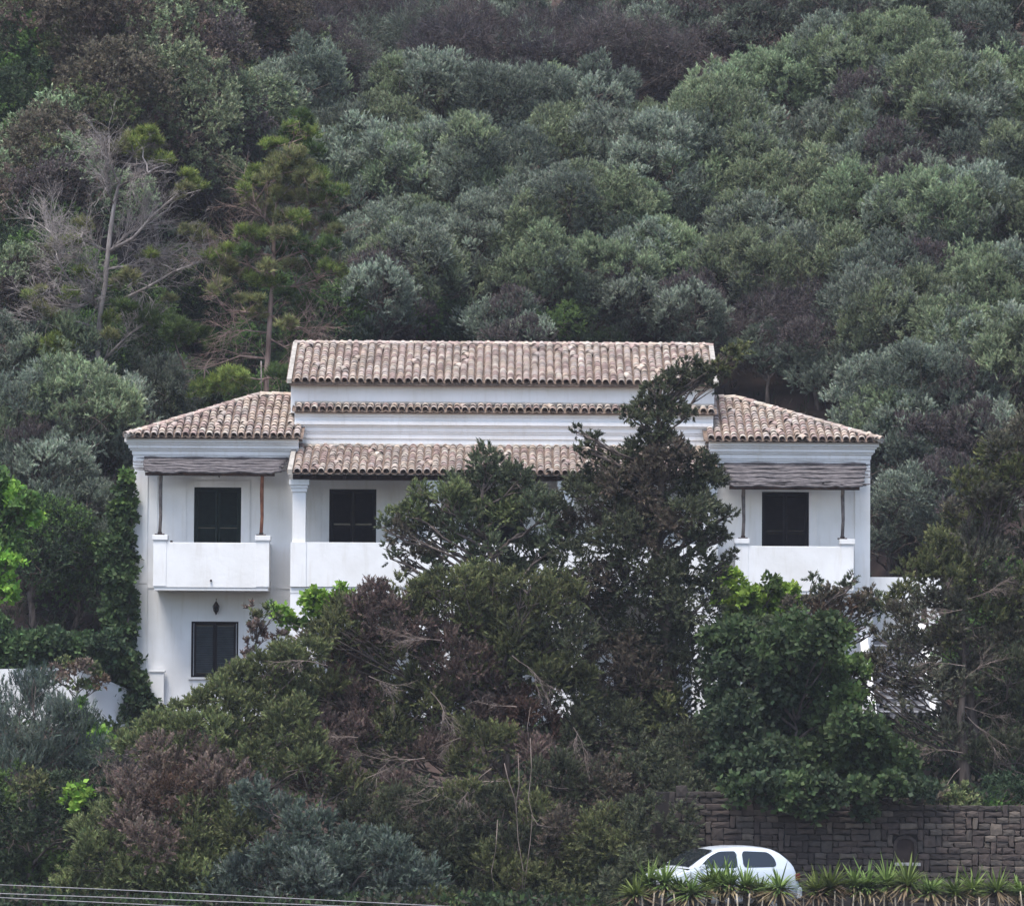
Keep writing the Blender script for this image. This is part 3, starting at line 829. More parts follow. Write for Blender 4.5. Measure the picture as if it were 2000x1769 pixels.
rl = MB(); a = P(128, 1362, -1.7); b = P(215, 1357, -1.5); rl.tube([a, (a + b) / 2 + Vector((0, 0, .02)), b], 0.012, 5)
sl = MB(); pz = P(250, 1432, -2.2).z
sl.box(hx(190, -2), hx(300, -2), -2.6, -0.2, 3.4, pz)
tag(sl.build('stone_slab', M['kerb'], bevel=0.02), 'pale slab at the foot of the garden wall beside the ivy', 'slab')

# lanterns
def lantern(p, hook, label, s=1.0):
    t = empty('lantern', p, label, 'lantern')
    b = MB(); b.lathe([(0.0, 0.20 * s), (0.02 * s, 0.17 * s), (0.05 * s, 0.13 * s), (0.088 * s, 0.06 * s), (0.092 * s, 0.05 * s)], 6); b.build('cap', M['iron'], t); b = MB(); b.lathe([(0.055 * s, -0.10 * s), (0.03 * s, -0.14 * s), (0.012 * s, -0.18 * s), (0.0, -0.20 * s)], 6)
    b.build('finial', M['iron'], t)
    c = MB()
    for k in range(6):
        t_ = k * math.pi / 3; c.tube([(0.088 * s * math.cos(t_), 0.088 * s * math.sin(t_), 0.05 * s), (0.055 * s * math.cos(t_), 0.055 * s * math.sin(t_), -0.10 * s)], 0.009 * s, 4)
    c.build('cage', M['iron'], t)
    g = MB(); g.lathe([(0.076 * s, 0.05 * s), (0.046 * s, -0.10 * s)], 6); g.build('lantern_glass', M['glass'], t)
    h = MB(); h.tube(hook, 0.009, 5); h.build('bracket', M['iron'], t)
lp = P(422, 1187, -0.12)
lantern(lp, [(0, 0, 0.18), (0, 0.0, 0.24), (0, 0.12, 0.22)], 'small dark wall lantern under the left balcony', 0.95)
lp = P(428, 925, -0.9)
lantern(lp, [(0, 0, 0.15), (0, 0, 0.26)], 'small dark lantern hanging under the left reed awning', 0.55)
# antenna pole on the left wing
ap = P(511, 768, 3.2); at_ = P(510, 705, 3.2); mb = MB(); mb.tube([ap - Vector((0, 0, 0.2)), at_], 0.02, 6)
an = mb.build('antenna_mast', M['greypole']); tag(an, 'thin bare mast standing on the left wing roof', 'mast')

# ------------------------------------------------------------------ foliage machinery
def unit(a): return a / np.maximum(np.linalg.norm(a, axis=1, keepdims=True), 1e-9)
def rdir(rng, n): return unit(rng.normal(size=(n, 3)))

class Leaves:
    def __init__(self): self.b = []; self.d = []; self.L = []; self.W = []; self.c = []
    def add(self, b, d, L, W, c):
        self.b.append(b); self.d.append(d); self.L.append(L); self.W.append(W); self.c.append(c)
    def count(self): return sum(len(x) for x in self.b)
    def mesh(self, name, mat, rng):
        b = np.concatenate(self.b); d = np.concatenate(self.d); L = np.concatenate(self.L)[:, None]; W = np.concatenate(self.W)[:, None]; c = np.concatenate(self.c)
        n = len(b)
        side = unit(np.cross(d, rdir(rng, n)))
        nor = np.cross(side, d)
        if mat.name.startswith('glossy'):
            q = 4; v = np.empty((n, 4, 3))
            v[:, 0] = b; v[:, 1] = b + d * L * 0.45 + side * W * 0.5 + nor * L * 0.05; v[:, 2] = b + d * L; v[:, 3] = b + d * L * 0.45 - side * W * 0.5 + nor * L * 0.05
        else:
            q = 3; v = np.empty((n, 3, 3))
            v[:, 0] = b + side * W * 0.5; v[:, 1] = b + d * L; v[:, 2] = b - side * W * 0.5 + nor * L * 0.06
        me = bpy.data.meshes.new(name)
        me.vertices.add(q * n); me.vertices.foreach_set('co', v.reshape(-1).astype(np.float32))
        me.loops.add(q * n); me.loops.foreach_set('vertex_index', np.arange(q * n, dtype=np.int32))
        me.polygons.add(n); me.polygons.foreach_set('loop_start', np.arange(0, q * n, q, dtype=np.int32))
        at = me.attributes.new('col', 'FLOAT_COLOR', 'FACE')
        cc = np.ones((n, 4), np.float32); cc[:, :3] = np.clip(c, 0.003, 0.9); at.data.foreach_set('color', cc.reshape(-1))
        me.materials.append(mat); me.update(calc_edges=True)
        return me

# style: leaf length/width, sprig length, leaves per sprig, angle, up bias, outward bias, randomness
ST = {
 'olive':   dict(ll=0.095, lw=0.032, sl=0.20, n=13, th=(0.95, 0.4), up=0.60, out=0.6, rd=0.50, puff=0.30, dens=62, mat='leaf'),
 'juniper': dict(ll=0.082, lw=0.040, sl=0.22, n=14, th=(0.8, 0.45), up=0.45, out=0.75, rd=0.45, puff=0.27, dens=120, mat='leaf'),
 'cypress': dict(ll=0.080, lw=0.040, sl=0.20, n=14, th=(0.9, 0.5), up=0.12, out=0.85, rd=0.55, puff=0.25, dens=120, mat='leaf'),
 'pine':    dict(ll=0.160, lw=0.024, sl=0.16, n=20, th=(1.2, 0.5), up=0.9, out=0.5, rd=0.35, puff=0.26, dens=60, mat='leaf'),
 'broad':   dict(ll=0.140, lw=0.110, sl=0.24, n=7, th=(1.3, 0.8), up=0.2, out=0.6, rd=0.6, puff=0.26, dens=75, mat='leafgloss'),
 'small':   dict(ll=0.085, lw=0.058, sl=0.20, n=9, th=(1.1, 0.6), up=0.35, out=0.6, rd=0.6, puff=0.24, dens=66, mat='leaf'),
 'feather': dict(ll=0.100, lw=0.026, sl=0.36, n=16, th=(0.8, 0.3), up=0.8, out=0.5, rd=0.4, puff=0.30, dens=60, mat='leaf'),
 'twiggy':  dict(ll=0.19, lw=0.018, sl=0.42, n=7, th=(0.8, 0.4), up=0.15, out=0.8, rd=0.5, puff=0.34, dens=40, mat='leaf'),
}
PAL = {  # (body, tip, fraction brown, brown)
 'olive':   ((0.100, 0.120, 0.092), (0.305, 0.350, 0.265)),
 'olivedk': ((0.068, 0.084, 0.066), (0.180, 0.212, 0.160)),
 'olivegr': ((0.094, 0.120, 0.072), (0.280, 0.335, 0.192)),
 'jun':     ((0.048, 0.060, 0.030), (0.165, 0.185, 0.075)),
 'junlt':   ((0.070, 0.086, 0.038), (0.200, 0.230, 0.095)),
 'brown':   ((0.090, 0.064, 0.053), (0.200, 0.150, 0.122)),
 'rust':    ((0.080, 0.048, 0.036), (0.130, 0.085, 0.060)),
 'cyp':     ((0.036, 0.045, 0.028), (0.115, 0.132, 0.074)),
 'cypbr':   ((0.056, 0.048, 0.037), (0.145, 0.122, 0.088)),
 'greyjun': ((0.070, 0.074, 0.052), (0.175, 0.178, 0.125)),
 'cypbr2':  ((0.062, 0.060, 0.042), (0.150, 0.142, 0.095)),
 'blue':    ((0.062, 0.086, 0.066), (0.150, 0.190, 0.150)),
 'bluelt':  ((0.092, 0.120, 0.096), (0.205, 0.245, 0.200)),
 'pine':    ((0.085, 0.115, 0.034), (0.205, 0.240, 0.060)),
 'pinedk':  ((0.045, 0.070, 0.026), (0.085, 0.120, 0.036)),
 'pinebr':  ((0.105, 0.110, 0.050), (0.200, 0.200, 0.085)),
 'ivy':     ((0.034, 0.058, 0.026), (0.070, 0.110, 0.042)),
 'vine':    ((0.130, 0.250, 0.035), (0.230, 0.370, 0.060)),
 'green':   ((0.055, 0.095, 0.030), (0.110, 0.180, 0.050)),
 'darkgr':  ((0.028, 0.046, 0.026), (0.056, 0.084, 0.042)),
 'dead':    ((0.075, 0.060, 0.060), (0.125, 0.105, 0.100)),
 'purple':  ((0.050, 0.042, 0.048), (0.085, 0.075, 0.080)),
}

def grow(LV, lobes, style, rng, ysc=1.0, dens=1.0, fill=0.25, core=True, flat=1.0, facing=0.0):
    """lobes: list of (centre xyz, radius, palette). Adds sprigs of leaves on puffs on the lobes."""
    S = ST[style]
    C = np.array([l[0] for l in lobes], float); Rr = np.array([l[1] for l in lobes], float)
    for li, (c, r, pal) in enumerate(lobes):
        body, tip = (np.array(q) for q in PAL[pal])
        c = np.array(c, float)
        fs = min(1.0, max(0.3, r / 0.55)); puf = S['puff'] * fs
        npf = max(3, int(2.6 * (r / puf) ** 2))
        d = rdir(rng, npf)
        if facing: d[:, 1] -= facing * rng.random(npf); d = unit(d)
        d[:, 2] = np.where(d[:, 2] < -0.35, -d[:, 2] * 0.6, d[:, 2]); d = unit(d)
        rad = r * (0.66 + 0.34 * rng.random(npf) ** 0.7) if fs < 1 else r * (0.70 + 0.34 * rng.random(npf) ** 0.7)
        pc = c + d * rad[:, None] * np.array([1, ysc, flat])
        # drop puffs sunk in other lobes
        dist = np.linalg.norm((pc[:, None] - C[None]) / np.array([1, ysc, flat]), axis=2) / Rr[None]
        dist[:, li] = 9
        keep = dist.min(axis=1) > 0.62
        pc, d = pc[keep], d[keep]
        # inner filler
        nf = int(npf * fill)
        if nf:
            df = rdir(rng, nf); pcf = c + df * (r * (0.25 + 0.45 * rng.random(nf)))[:, None] * np.array([1, ysc, flat]); pc = np.concatenate([pc, pcf]); d = np.concatenate([d, df])
        if not len(pc): continue
        pr = puf * (0.55 + 0.75 * rng.random(len(pc)))
        ptone = rng.normal(0, 0.26, len(pc))
        ns = np.maximum(2, (S['dens'] * dens * 4 * (pr ** 2) * (1.25 if fs < 1 else 1.0) * (0.7 + 0.6 * rng.random(len(pc)))).astype(int))
        idx = np.repeat(np.arange(len(pc)), ns); n = len(idx)
        sd = rdir(rng, n); sd = unit(sd + d[idx] * 0.55 + np.array([0, 0, 0.35]))
        o = pc[idx] + sd * (pr[idx] * (0.45 + 0.6 * rng.random(n)))[:, None]
        ax = unit(sd * S['out'] + np.array([0, 0, 1.0]) * S['up'] + rdir(rng, n) * S['rd'])
        stone = ptone[idx] + rng.normal(0, 0.22, n)
        slen = S['sl'] * (0.5 + 0.5 * fs) * (0.6 + 0.7 * rng.random(n))
        m = S['n']
        t = (np.arange(m) + 0.3) / m
        ph = rng.random(n)[:, None] * 6.28 + np.arange(m)[None] * 2.4
        u = unit(np.cross(ax, rdir(rng, n))); w = np.cross(ax, u)
        th = S['th'][0] + (S['th'][1] - S['th'][0]) * t
        dirs = (ax[:, None, :] * np.cos(th)[None, :, None] + (u[:, None, :] * np.cos(ph)[..., None] + w[:, None, :] * np.sin(ph)[..., None]) * np.sin(th)[None, :, None])
        base = o[:, None, :] + ax[:, None, :] * (slen[:, None] * t[None])[..., None]
        k = n * m
        tt = np.tile(t, n)
        tone = np.repeat(stone, m) + rng.normal(0, 0.12, k)
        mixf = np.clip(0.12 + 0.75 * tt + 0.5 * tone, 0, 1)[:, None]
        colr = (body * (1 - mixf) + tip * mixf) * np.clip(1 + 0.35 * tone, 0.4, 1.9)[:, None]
        colr *= 1 + rng.normal(0, 0.06, (k, 3))
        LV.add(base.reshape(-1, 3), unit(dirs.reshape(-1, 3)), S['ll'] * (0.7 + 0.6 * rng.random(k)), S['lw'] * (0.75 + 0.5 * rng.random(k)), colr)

def limb_path(a, b, rng, sag=0.12, n=5):
    a = Vector(a); b = Vector(b); L = (b - a).length; pts = []
    for i in range(n + 1):
        t = i / n; p = a.lerp(b, t)
        k = math.sin(t * math.pi) * L * sag
        pts.append(p + Vector((rng.uniform(-.5, .5), rng.uniform(-.5, .5), rng.uniform(-.3, .6))) * k)
    return pts
def wood(mb, base, top, lobes, rng, r0=0.16, twigs=6, twr=0.012, limbr=0.05):
    """trunk from base to top, a limb to each lobe, twigs inside each lobe"""
    base = Vector(base); top = Vector(top)
    tp = [base]; n = 7
    for i in range(1, n + 1):
        t = i / n; L = (top - base).length
        tp.append(base.lerp(top, t) + Vector((rng.uniform(-1, 1), rng.uniform(-1, 1), 0)) * 0.035 * L * (0 if i == n else 1))
    mb.tube(tp, [r0 * (1 - 0.85 * i / n) for i in range(n + 1)], 8)
    for c, r, _ in lobes:
        c = Vector(c)
        if abs(c.y - base.y) > 4.2: continue
        zt = c.z - 0.45 * (Vector((c.x, c.y, 0)) - Vector((base.x, base.y, 0))).length - 0.3
        t = min(0.95, max(0.15, (zt - base.z) / max(0.1, top.z - base.z)))
        i = min(n - 1, int(t * n)); a = tp[i].lerp(tp[i + 1], t * n - i)
        pts = limb_path(a, c, rng)
        rr = max(0.018, min(limbr, r0 * 0.5 * (1 - t) + 0.03))
        mb.tube(pts, [rr * (1 - 0.7 * k / 5) for k in range(6)], 5)
        for k in range(twigs):
            d = Vector((rng.gauss(0, 1), rng.gauss(0, 1), rng.gauss(0.3, 0.8))).normalized()
            s = pts[rng.choice([3, 4, 5])]
            e = c + d * r * rng.uniform(0.75, 1.02)
            q = limb_path(s, e, rng, 0.15, 3)
            mb.tube(q, [twr * 1.6, twr * 1.2, twr * 0.9, twr * 0.4], 4, cap=False)

def dead_spray(mb, a, d, L, rng, depth=3, r=0.014, spread=0.5, droop=0.0):
    a = Vector(a); d = Vector(d).normalized(); n = 4 if depth > 1 else 3; pts = [a]; p = a.copy()
    dd = d.copy()
    for i in range(n):
        dd = (dd + Vector((rng.gauss(0, .16), rng.gauss(0, .16), rng.gauss(0, .16) - droop))).normalized()
        p = p + dd * L / n; pts.append(p.copy())
    mb.tube(pts, [r * (1 - 0.72 * i / n) for i in range(n + 1)], 3 if depth < 2 else 4, cap=False)
    if depth > 0:
        for k in range(rng.randint(4, 6)):
            i = rng.randint(1, n); q = (dd + Vector((rng.gauss(0, spread), rng.gauss(0, spread), rng.gauss(0, spread)))).normalized()
            dead_spray(mb, pts[i], q, L * rng.uniform(0.45, 0.7), rng, depth - 1, r * 0.62, spread, droop)

# ------------------------------------------------------------------ hillside trees: shared variants
def crown_lobes(rng, rad, h0, h1, n, pals, squash=1.0):
    L = []
    for i in range(n):
        a = rng.random() * 6.283 + i * 2.4; q = math.sqrt(rng.random()) * rad * 0.72
        z = h0 + (h1 - h0) * (0.25 + 0.75 * rng.random()) * (1 - 0.35 * (q / rad) ** 2)
        L.append(((q * math.cos(a), q * math.sin(a), z), rad * (0.30 + 0.24 * rng.random()), pals[int(rng.integers(len(pals)))]))
    L.append(((0, 0, h1 - rad * 0.25), rad * 0.42, pals[0]))
    return L
VAR = {}
def make_variant(key, style, pals, rad, h0, h1, nl, seed, dens=1.0, bark='bark', r0=0.14, twigs=5, fill=0.25, twr=0.012):
    rng = np.random.default_rng(seed); rg_ = random.Random(seed)
    lb = crown_lobes(rng, rad, h0, h1, nl, pals)
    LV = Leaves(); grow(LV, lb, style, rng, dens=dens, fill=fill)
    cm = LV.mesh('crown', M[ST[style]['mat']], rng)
    mb = MB(); wood(mb, (0, 0, -0.4), (rad * 0.1, 0, h1 * 0.8), lb, rg_, r0, twigs, twr)
    tm = mb.mesh('trunk', M[bark])
    VAR.setdefault(key, []).append((tm, cm, h1, rad))
    return LV.count()
tot = 0
for s in range(4): tot += make_variant('olive', 'olive', ['olive', 'olive', 'olivegr', 'olivedk'], 2.3 + 0.2 * s, 1.5, 4.3 + 0.2 * s, 10, 100 + s, dens=1.1, fill=0.08)
for s in range(3): tot += make_variant('olivegreen', 'olive', ['olivegr', 'olivegr', 'olive'], 2.2 + 0.25 * s, 1.4, 4.2, 10, 120 + s, dens=1.1, fill=0.08)
for s in range(2): tot += make_variant('olivedark', 'olive', ['olivedk', 'olivedk', 'dead', 'olive'], 2.3, 1.3, 4.0, 9, 140 + s, dens=0.9, twigs=8, fill=0.1)  # leaves mostly from the darker olive palette
for s in range(3): tot += make_variant('thicket', 'twiggy', ['dead', 'purple', 'olivedk'], 2.1, 0.9, 3.4, 9, 160 + s, dens=0.8, twigs=16, twr=0.011)
for s in range(2): tot += make_variant('brushy', 'small', ['cypbr', 'jun', 'olivegr', 'brown', 'dead'], 2.4, 1.4, 5.2, 12, 180 + s, dens=0.55, twigs=14)
for s in range(2): tot += make_variant('evergreen', 'small', ['darkgr', 'darkgr', 'green'], 2.2, 0.9, 3.8, 10, 190 + s, dens=0.55)
print('variant leaves', tot)

GROUPS = {'olive': 'silvery olive trees on the hillside', 'olivegreen': 'green olive trees on the hillside', 'olivedark': 'dark olive trees on the hillside', 'thicket': 'bare thickets on the hillside', 'brushy': 'brown-green brushy trees on the hillside', 'evergreen': 'dark evergreen trees on the hillside'}
KNAME = {'olive': 'olive_tree', 'olivegreen': 'olive_tree', 'olivedark': 'olive_tree', 'thicket': 'thicket', 'brushy': 'brushy_tree', 'evergreen': 'evergreen_tree'}
ADJ = {'olive': 'silvery olive tree', 'olivegreen': 'fresh green olive tree', 'olivedark': 'dark-leaved olive tree', 'thicket': 'bare purplish twig thicket', 'brushy': 'brown-green brushy tree', 'evergreen': 'dark bushy evergreen tree'}
CATS = {'olive': 'olive tree', 'olivegreen': 'olive tree', 'olivedark': 'olive tree', 'thicket': 'thicket', 'brushy': 'tree', 'evergreen': 'tree'}
def where(px, py):
    cols = [(-1e9, 130, 'at the left edge'), (130, 270, 'up-slope of the bare pine'), (270, 440, 'between the two pines'), (440, 600, 'up-slope of the green pine'), (600, 760, 'above the attic roof\'s left end'), (760, 900, 'above the left porch bay'),
            (900, 1040, 'above the middle of the attic'), (1040, 1180, 'just right of the attic\'s middle'), (1180, 1320, 'above the bent cypress top'), (1320, 1460, 'above the attic roof\'s right end'), (1460, 1600, 'above the right wing roof'), (1600, 1740, 'above the right wing\'s outer corner'), (1740, 1880, 'right of the villa'), (1880, 1e9, 'at the right edge')]
    rows = [(-1e9, 20, 'cut by the top edge'), (20, 110, 'near the top edge'), (110, 200, 'high on the slope'), (200, 290, 'upper middle of the slope'), (290, 380, 'half way up the slope'), (380, 470, 'lower middle of the slope'), (470, 560, 'low on the slope'), (560, 650, 'low behind the ridge'), (650, 1e9, 'at the foot of the slope')]
    c = next(n for a, b, n in cols if a <= px < b); r = next(n for a, b, n in rows if a <= py < b)
    return c, r
placed = []
tcount = 0
def put_tree(key, x, y, s=1.0, label=None, rz=None, zoff=0.0):
    global tcount
    v = VAR[key][tcount % len(VAR[key])]; tcount += 1
    z = hgt(x, y) + zoff
    t = empty(KNAME[key], (x, y, z), rz=random.uniform(0, 6.28) if rz is None else rz)
    t.scale = (s, s, s * random.uniform(0.92, 1.08))
    px, py = project((x, y, z + v[2] * s * 0.75))
    c, r = where(px, py)
    tag(t, label or f'{ADJ[key]} {r}, {c}', CATS[key], GROUPS[key])
    link_mesh('trunk', v[0], t); link_mesh('crown', v[1], t)
    placed.append((x, y, s)); return t
def tree_at(key, px, py, s=1.0, label=None):
    """stand a tree on the hill so that its crown middle shows at px,py"""
    H = VAR[key][0][2] * 0.75 * s
    best = None
    for y in np.linspace(3.0, 60.0, 400):
        p = P(px, py, y); e = abs(hgt(p.x, y) + H - p.z)
        if best is None or e < best[0]: best = (e, p.x, y)
    return put_tree(key, best[1], best[2], s, label)

OL = 'olive'; OG = 'olivegreen'; OD = 'olivedark'; TH = 'thicket'; BR = 'brushy'; EV = 'evergreen'
for k, px, py, s in [
    (OL, 600, 215, 1.0), (OL, 720, 290, .9), (OL, 880, 225, 1.0), (OL, 1000, 255, .95), (OL, 1120, 240, .9), (OD, 790, 175, .8), (OL, 690, 370, 1.0), (OL, 820, 350, 1.0),
    (OL, 930, 370, .95), (OL, 1150, 330, 1.0), (OG, 1260, 270, .8), (OL, 1290, 340, 1.05), (OG, 1400, 210, 1.0), (OG, 1500, 190, .9), (OG, 1420, 310, 1.1), (OG, 1580, 160, .95), (OG, 1690, 130, .9),
    (OG, 1790, 120, .9), (OL, 1640, 300, .85), (OD, 1760, 210, 1.0), (OG, 1860, 210, 1.1), (OG, 1960, 170, 1.0), (OD, 1750, 330, .95), (OD, 1880, 330, .9), (OL, 1980, 360, .8),
    (OL, 1100, 430, 1.05), (OG, 1210, 460, .9), (OG, 1310, 520, .85), (OL, 1410, 480, .75), (OG, 1540, 410, 1.1), (OG, 1680, 410, 1.05), (OG, 1830, 450, .95), (OG, 1940, 450, .95),
    (OL, 770, 470, .9), (OG, 840, 540, .95), (OL, 930, 490, .8), (OG, 1040, 530, .9), (OG, 1150, 560, .8), (OD, 1230, 600, .8), (OG, 1600, 530, 1.1), (OG, 1480, 560, .9), (OD, 1740, 560, .95), (OG, 1890, 560, .85), (OG, 1980, 590, .9),
    (OD, 740, 600, .9), (EV, 880, 630, .7), (OD, 1010, 640, .8), (EV, 1130, 640, .7), (OD, 1350, 630, .9), (TH, 1600, 640, 1.0), (OD, 1500, 680, .7),
    (OD, 1660, 700, 1.0), (OG, 1790, 650, .9), (OG, 1880, 700, 1.0), (OL, 1980, 740, .9), (OL, 1800, 790, .9), (OD, 1900, 830, .9), (OD, 1760, 900, .9), (OD, 1850, 980, .8), (OD, 1740, 1010, .8),
    (TH, 650, 60, 1.0), (TH, 760, 30, 1.0), (TH, 860, 100, 1.1), (TH, 960, 130, 1.0), (TH, 1060, 110, 1.0), (TH, 1180, 110, 1.1), (OD, 1010, 40, .8), (TH, 1250, 120, 1.0), (OD, 1340, 60, .9), (OD, 1180, 30, .8), (OD, 1460, 50, .9), (OD, 620, 100, .8), (BR, 560, 60, .9), (TH, 1540, 30, 1.0), (OD, 1640, 30, .9), (OD, 1880, 60, .9), (OD, 1760, 20, .9), (TH, 680, 150, .8),
    (BR, 220, 120, 1.1), (BR, 330, 100, 1.1), (BR, 430, 170, 1.1), (BR, 300, 220, 1.1), (BR, 170, 230, 1.0), (BR, 420, 280, 1.0), (BR, 480, 80, 1.0), (EV, 60, 120, 1.0), (EV, 40, 260, 1.0), (BR, 100, 40, 1.0), (EV, 150, 20, 1.0), (BR, 60, 380, .9), (BR, 150, 340, .9), (BR, 350, 380, .9), (BR, 380, 480, .8),
    (EV, 50, 480, .9), (EV, 120, 560, .9), (EV, 330, 560, .9), (EV, 430, 600, .8), (OD, 560, 420, .9), (OL, 590, 330, .8), (OD, 640, 520, .9), (EV, 620, 620, .9), (BR, 60, 590, .7), (EV, 250, 640, .8), (EV, 500, 690, .7),
    (OL, 40, 740, 1.0), (OL, 110, 850, 1.0), (OL, 290, 800, .8), (OD, 190, 900, .9), (OD, 60, 930, .9), (EV, 140, 700, .8), (EV, 390, 780, .7), (OD, 150, 1010, .9), (EV, 220, 990, .7), (EV, 60, 1060, .8), (EV, 150, 1120, .7)]:
    tree_at(k, px, py, s)
for k, x, y, q in [(EV, 11.9, 2.6, .8), (OD, 14.2, 1.5, .9), (EV, 12.6, -1.0, .8), (EV, 15.2, -2.2, .9), (OD, 16.8, 1.0, 1.0), (EV, 13.4, 4.6, 1.0), (EV, 11.4, -3.6, .5), (EV, 14.0, -5.5, .7), (EV, 12.2, -7.4, .5)]: put_tree(k, x, y, q)
tree_at(OG, 1985, 20, .9); tree_at(OD, 1930, -30, .9); tree_at(OG, 1820, 20, .8)
# fill the rest of the slope
frng = random.Random(77)
for yi in range(24):
    for xi in range(26):
        x = -44 + xi * 3.5 + frng.uniform(-1.1, 1.1); y = 11 + yi * 3.1 + frng.uniform(-1, 1)
        if abs(x) > 14 + (y + 120) * 0.14: continue
        if y < 14 and abs(x) < 10: continue
        if any((x - a) ** 2 + (y - b) ** 2 < 8.0 for a, b, _ in placed): continue
        px, py = project((x, y, hgt(x, y) + 3))
        if py > 600 and frng.random() < 0.5: continue
        if py < -230 or px < -350 or px > 2350: continue
        if px < 550: k = frng.choice([BR, EV, BR, OD])
        elif py < 140: k = frng.choice([TH, OD, TH])
        elif py > 620: k = frng.choice([EV, OD])
        else: k = frng.choice([OL, OG, OD])
        put_tree(k, x, y, frng.uniform(0.8, 1.0))
print('hill trees', len(placed))
def uniq():
    d = {}
    for o in COL.objects:
        if o.get('group') in GROUPS.values(): d.setdefault(o['label'], []).append(o)
    for l, os_ in d.items():
        if len(os_) > 1:
            os_.sort(key=lambda o: project(o.location)[0])
            nm = {2: ['left of two', 'right of two'], 3: ['leftmost of three', 'middle of three', 'rightmost of three']}.get(len(os_)) or ['leftmost', 'second from left', 'third from left', 'fourth from left', 'fifth from left', 'sixth from left', 'seventh from left', 'eighth from left', 'ninth from left', 'tenth from left'][:len(os_)]
            for o, q in zip(os_, nm + ['farther right'] * 20):
                b = l
                for a_, b_ in ((' of the slope', ''), (' up the slope', ' up'), (' on the slope', ''), ('bare purplish twig', 'bare'), ('fresh green', 'green'), ('dark-leaved', 'dark'), ('brown-green brushy', 'brushy'), ('the ', '')):
                    if len((b + ', ' + q).split()) > 16: b = b.replace(a_, b_)
                o['label'] = b + ', ' + q
uniq()

# undergrowth: twigs and low leaves over the slope
def undergrowth():
    rng = np.random.default_rng(8); LV = Leaves(); n = 5200
    x = rng.uniform(-24, 24, n); y = rng.uniform(7.8, 52, n) ** 1.0
    m = ~((y < 9.5) & (abs(x) < 10)); x, y = x[m], y[m]
    ex = rng.uniform(-24, -10.6, 1500); ey = rng.uniform(-1, 9, 1500); x = np.concatenate([x, ex]); y = np.concatenate([y, ey])
    ex = rng.uniform(10.6, 24, 1200); ey = rng.uniform(3, 9, 1200); x = np.concatenate([x, ex]); y = np.concatenate([y, ey])
    z = terrain(x, y); n = len(x)
    o = np.stack([x, y, z], 1); m = 16
    base = o[:, None, :] + rng.normal(0, 0.16, (n, m, 3)); base[..., 2] = np.maximum(base[..., 2], z[:, None] - 0.05)
    d = unit((rdir(rng, n * m) + np.array([0, 0, 0.9])))
    pals = np.array([PAL[k][0] for k in ('dead', 'darkgr', 'cypbr', 'purple', 'jun')]); pi = rng.integers(0, 5, n)
    c = np.repeat(pals[pi], m, axis=0) * (1 + rng.normal(0, 0.25, (n * m, 1)))
    LV.add(base.reshape(-1, 3), d, 0.14 + 0.25 * rng.random(n * m), 0.03 + 0.03 * rng.random(n * m), c)
    o = link_mesh('undergrowth', LV.mesh('undergrowth', M['leaf'], rng)); o['kind'] = 'stuff'; o['label'] = 'dry twigs and low weeds covering the slope between the trees'; o['category'] = 'undergrowth'
undergrowth()
def bank_cover():
    rng = np.random.default_rng(18); LV = Leaves(); n = 5200
    x = rng.uniform(-17, 17, n); y = rng.uniform(-16.4, -2.6, n); ex = rng.uniform(-17, 3, 4000); ey = rng.uniform(-20, -9, 4000); x = np.concatenate([x, ex]); y = np.concatenate([y, ey])
    z = terrain(x, y); n = len(x); m = 10; o = np.stack([x, y, z + 0.05], 1)
    base = o[:, None, :] + rng.normal(0, 0.16, (n, m, 3)); base[..., 2] = z[:, None] + 0.28 * rng.random((n, m))
    d = unit(rdir(rng, n * m) + np.array([0, -0.3, 0.6]))
    pals = np.array([PAL[k][0] for k in ('ivy', 'darkgr', 'jun', 'green', 'cypbr')]); c = np.repeat(pals[rng.integers(0, 5, n)], m, axis=0) * (1 + rng.normal(0, 0.22, (n * m, 1)))
    LV.add(base.reshape(-1, 3), d, 0.10 + 0.12 * rng.random(n * m), 0.07 + 0.05 * rng.random(n * m), c)
    o = link_mesh('ground_cover', LV.mesh('ground_cover', M['leafgloss'], rng)); o['kind'] = 'stuff'; o['label'] = 'low dark leafy ground cover on the bank between the villa and the stone wall'; o['category'] = 'ground cover'
bank_cover()

# ------------------------------------------------------------------ single trees traced one by one
def traced(name, label, cat, style, lobes, Y, base, top, seed, bark='bark', r0=0.16, dens=1.0, ysc=0.9, twigs=6, facing=0.35, extra=None, fill=0.2, group=None, jit=0.5, limbr=0.05, twr=0.012, low=0.0):
    """lobes in photo pixels: (px, py, rpx, palette[, dY])"""
    rng = np.random.default_rng(seed); rg_ = random.Random(seed)
    W = []
    for l in lobes:
        yy = Y + (l[4] if len(l) > 4 else rg_.uniform(-jit, jit))
        yy -= low * max(0.0, min(1.0, (l[1] - 1420) / 200.0))
        p = P(l[0], l[1], yy); W.append((tuple(p), l[2] * (yy + 120) / F, l[3]))
    b = P(base[0], base[1], Y); b = Vector((b.x, Y, hgt(b.x, Y) - 0.15)); tp = P(top[0], top[1], Y)
    t = empty(name, b, label, cat, group)
    LV = Leaves(); grow(LV, W, style, rng, ysc=ysc, dens=dens, facing=facing, fill=fill)
    if extra: extra(LV, rng)
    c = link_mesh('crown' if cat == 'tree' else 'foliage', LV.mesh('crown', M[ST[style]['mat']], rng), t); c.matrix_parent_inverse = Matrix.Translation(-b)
    mb = MB(); wood(mb, b, tp, W, rg_, r0, twigs, twr, limbr); tr_ = mb.build('trunk' if cat == 'tree' else 'stems', M[bark], t); tr_.matrix_parent_inverse = Matrix.Translation(-b)
    print(name, LV.count())
    return t, W

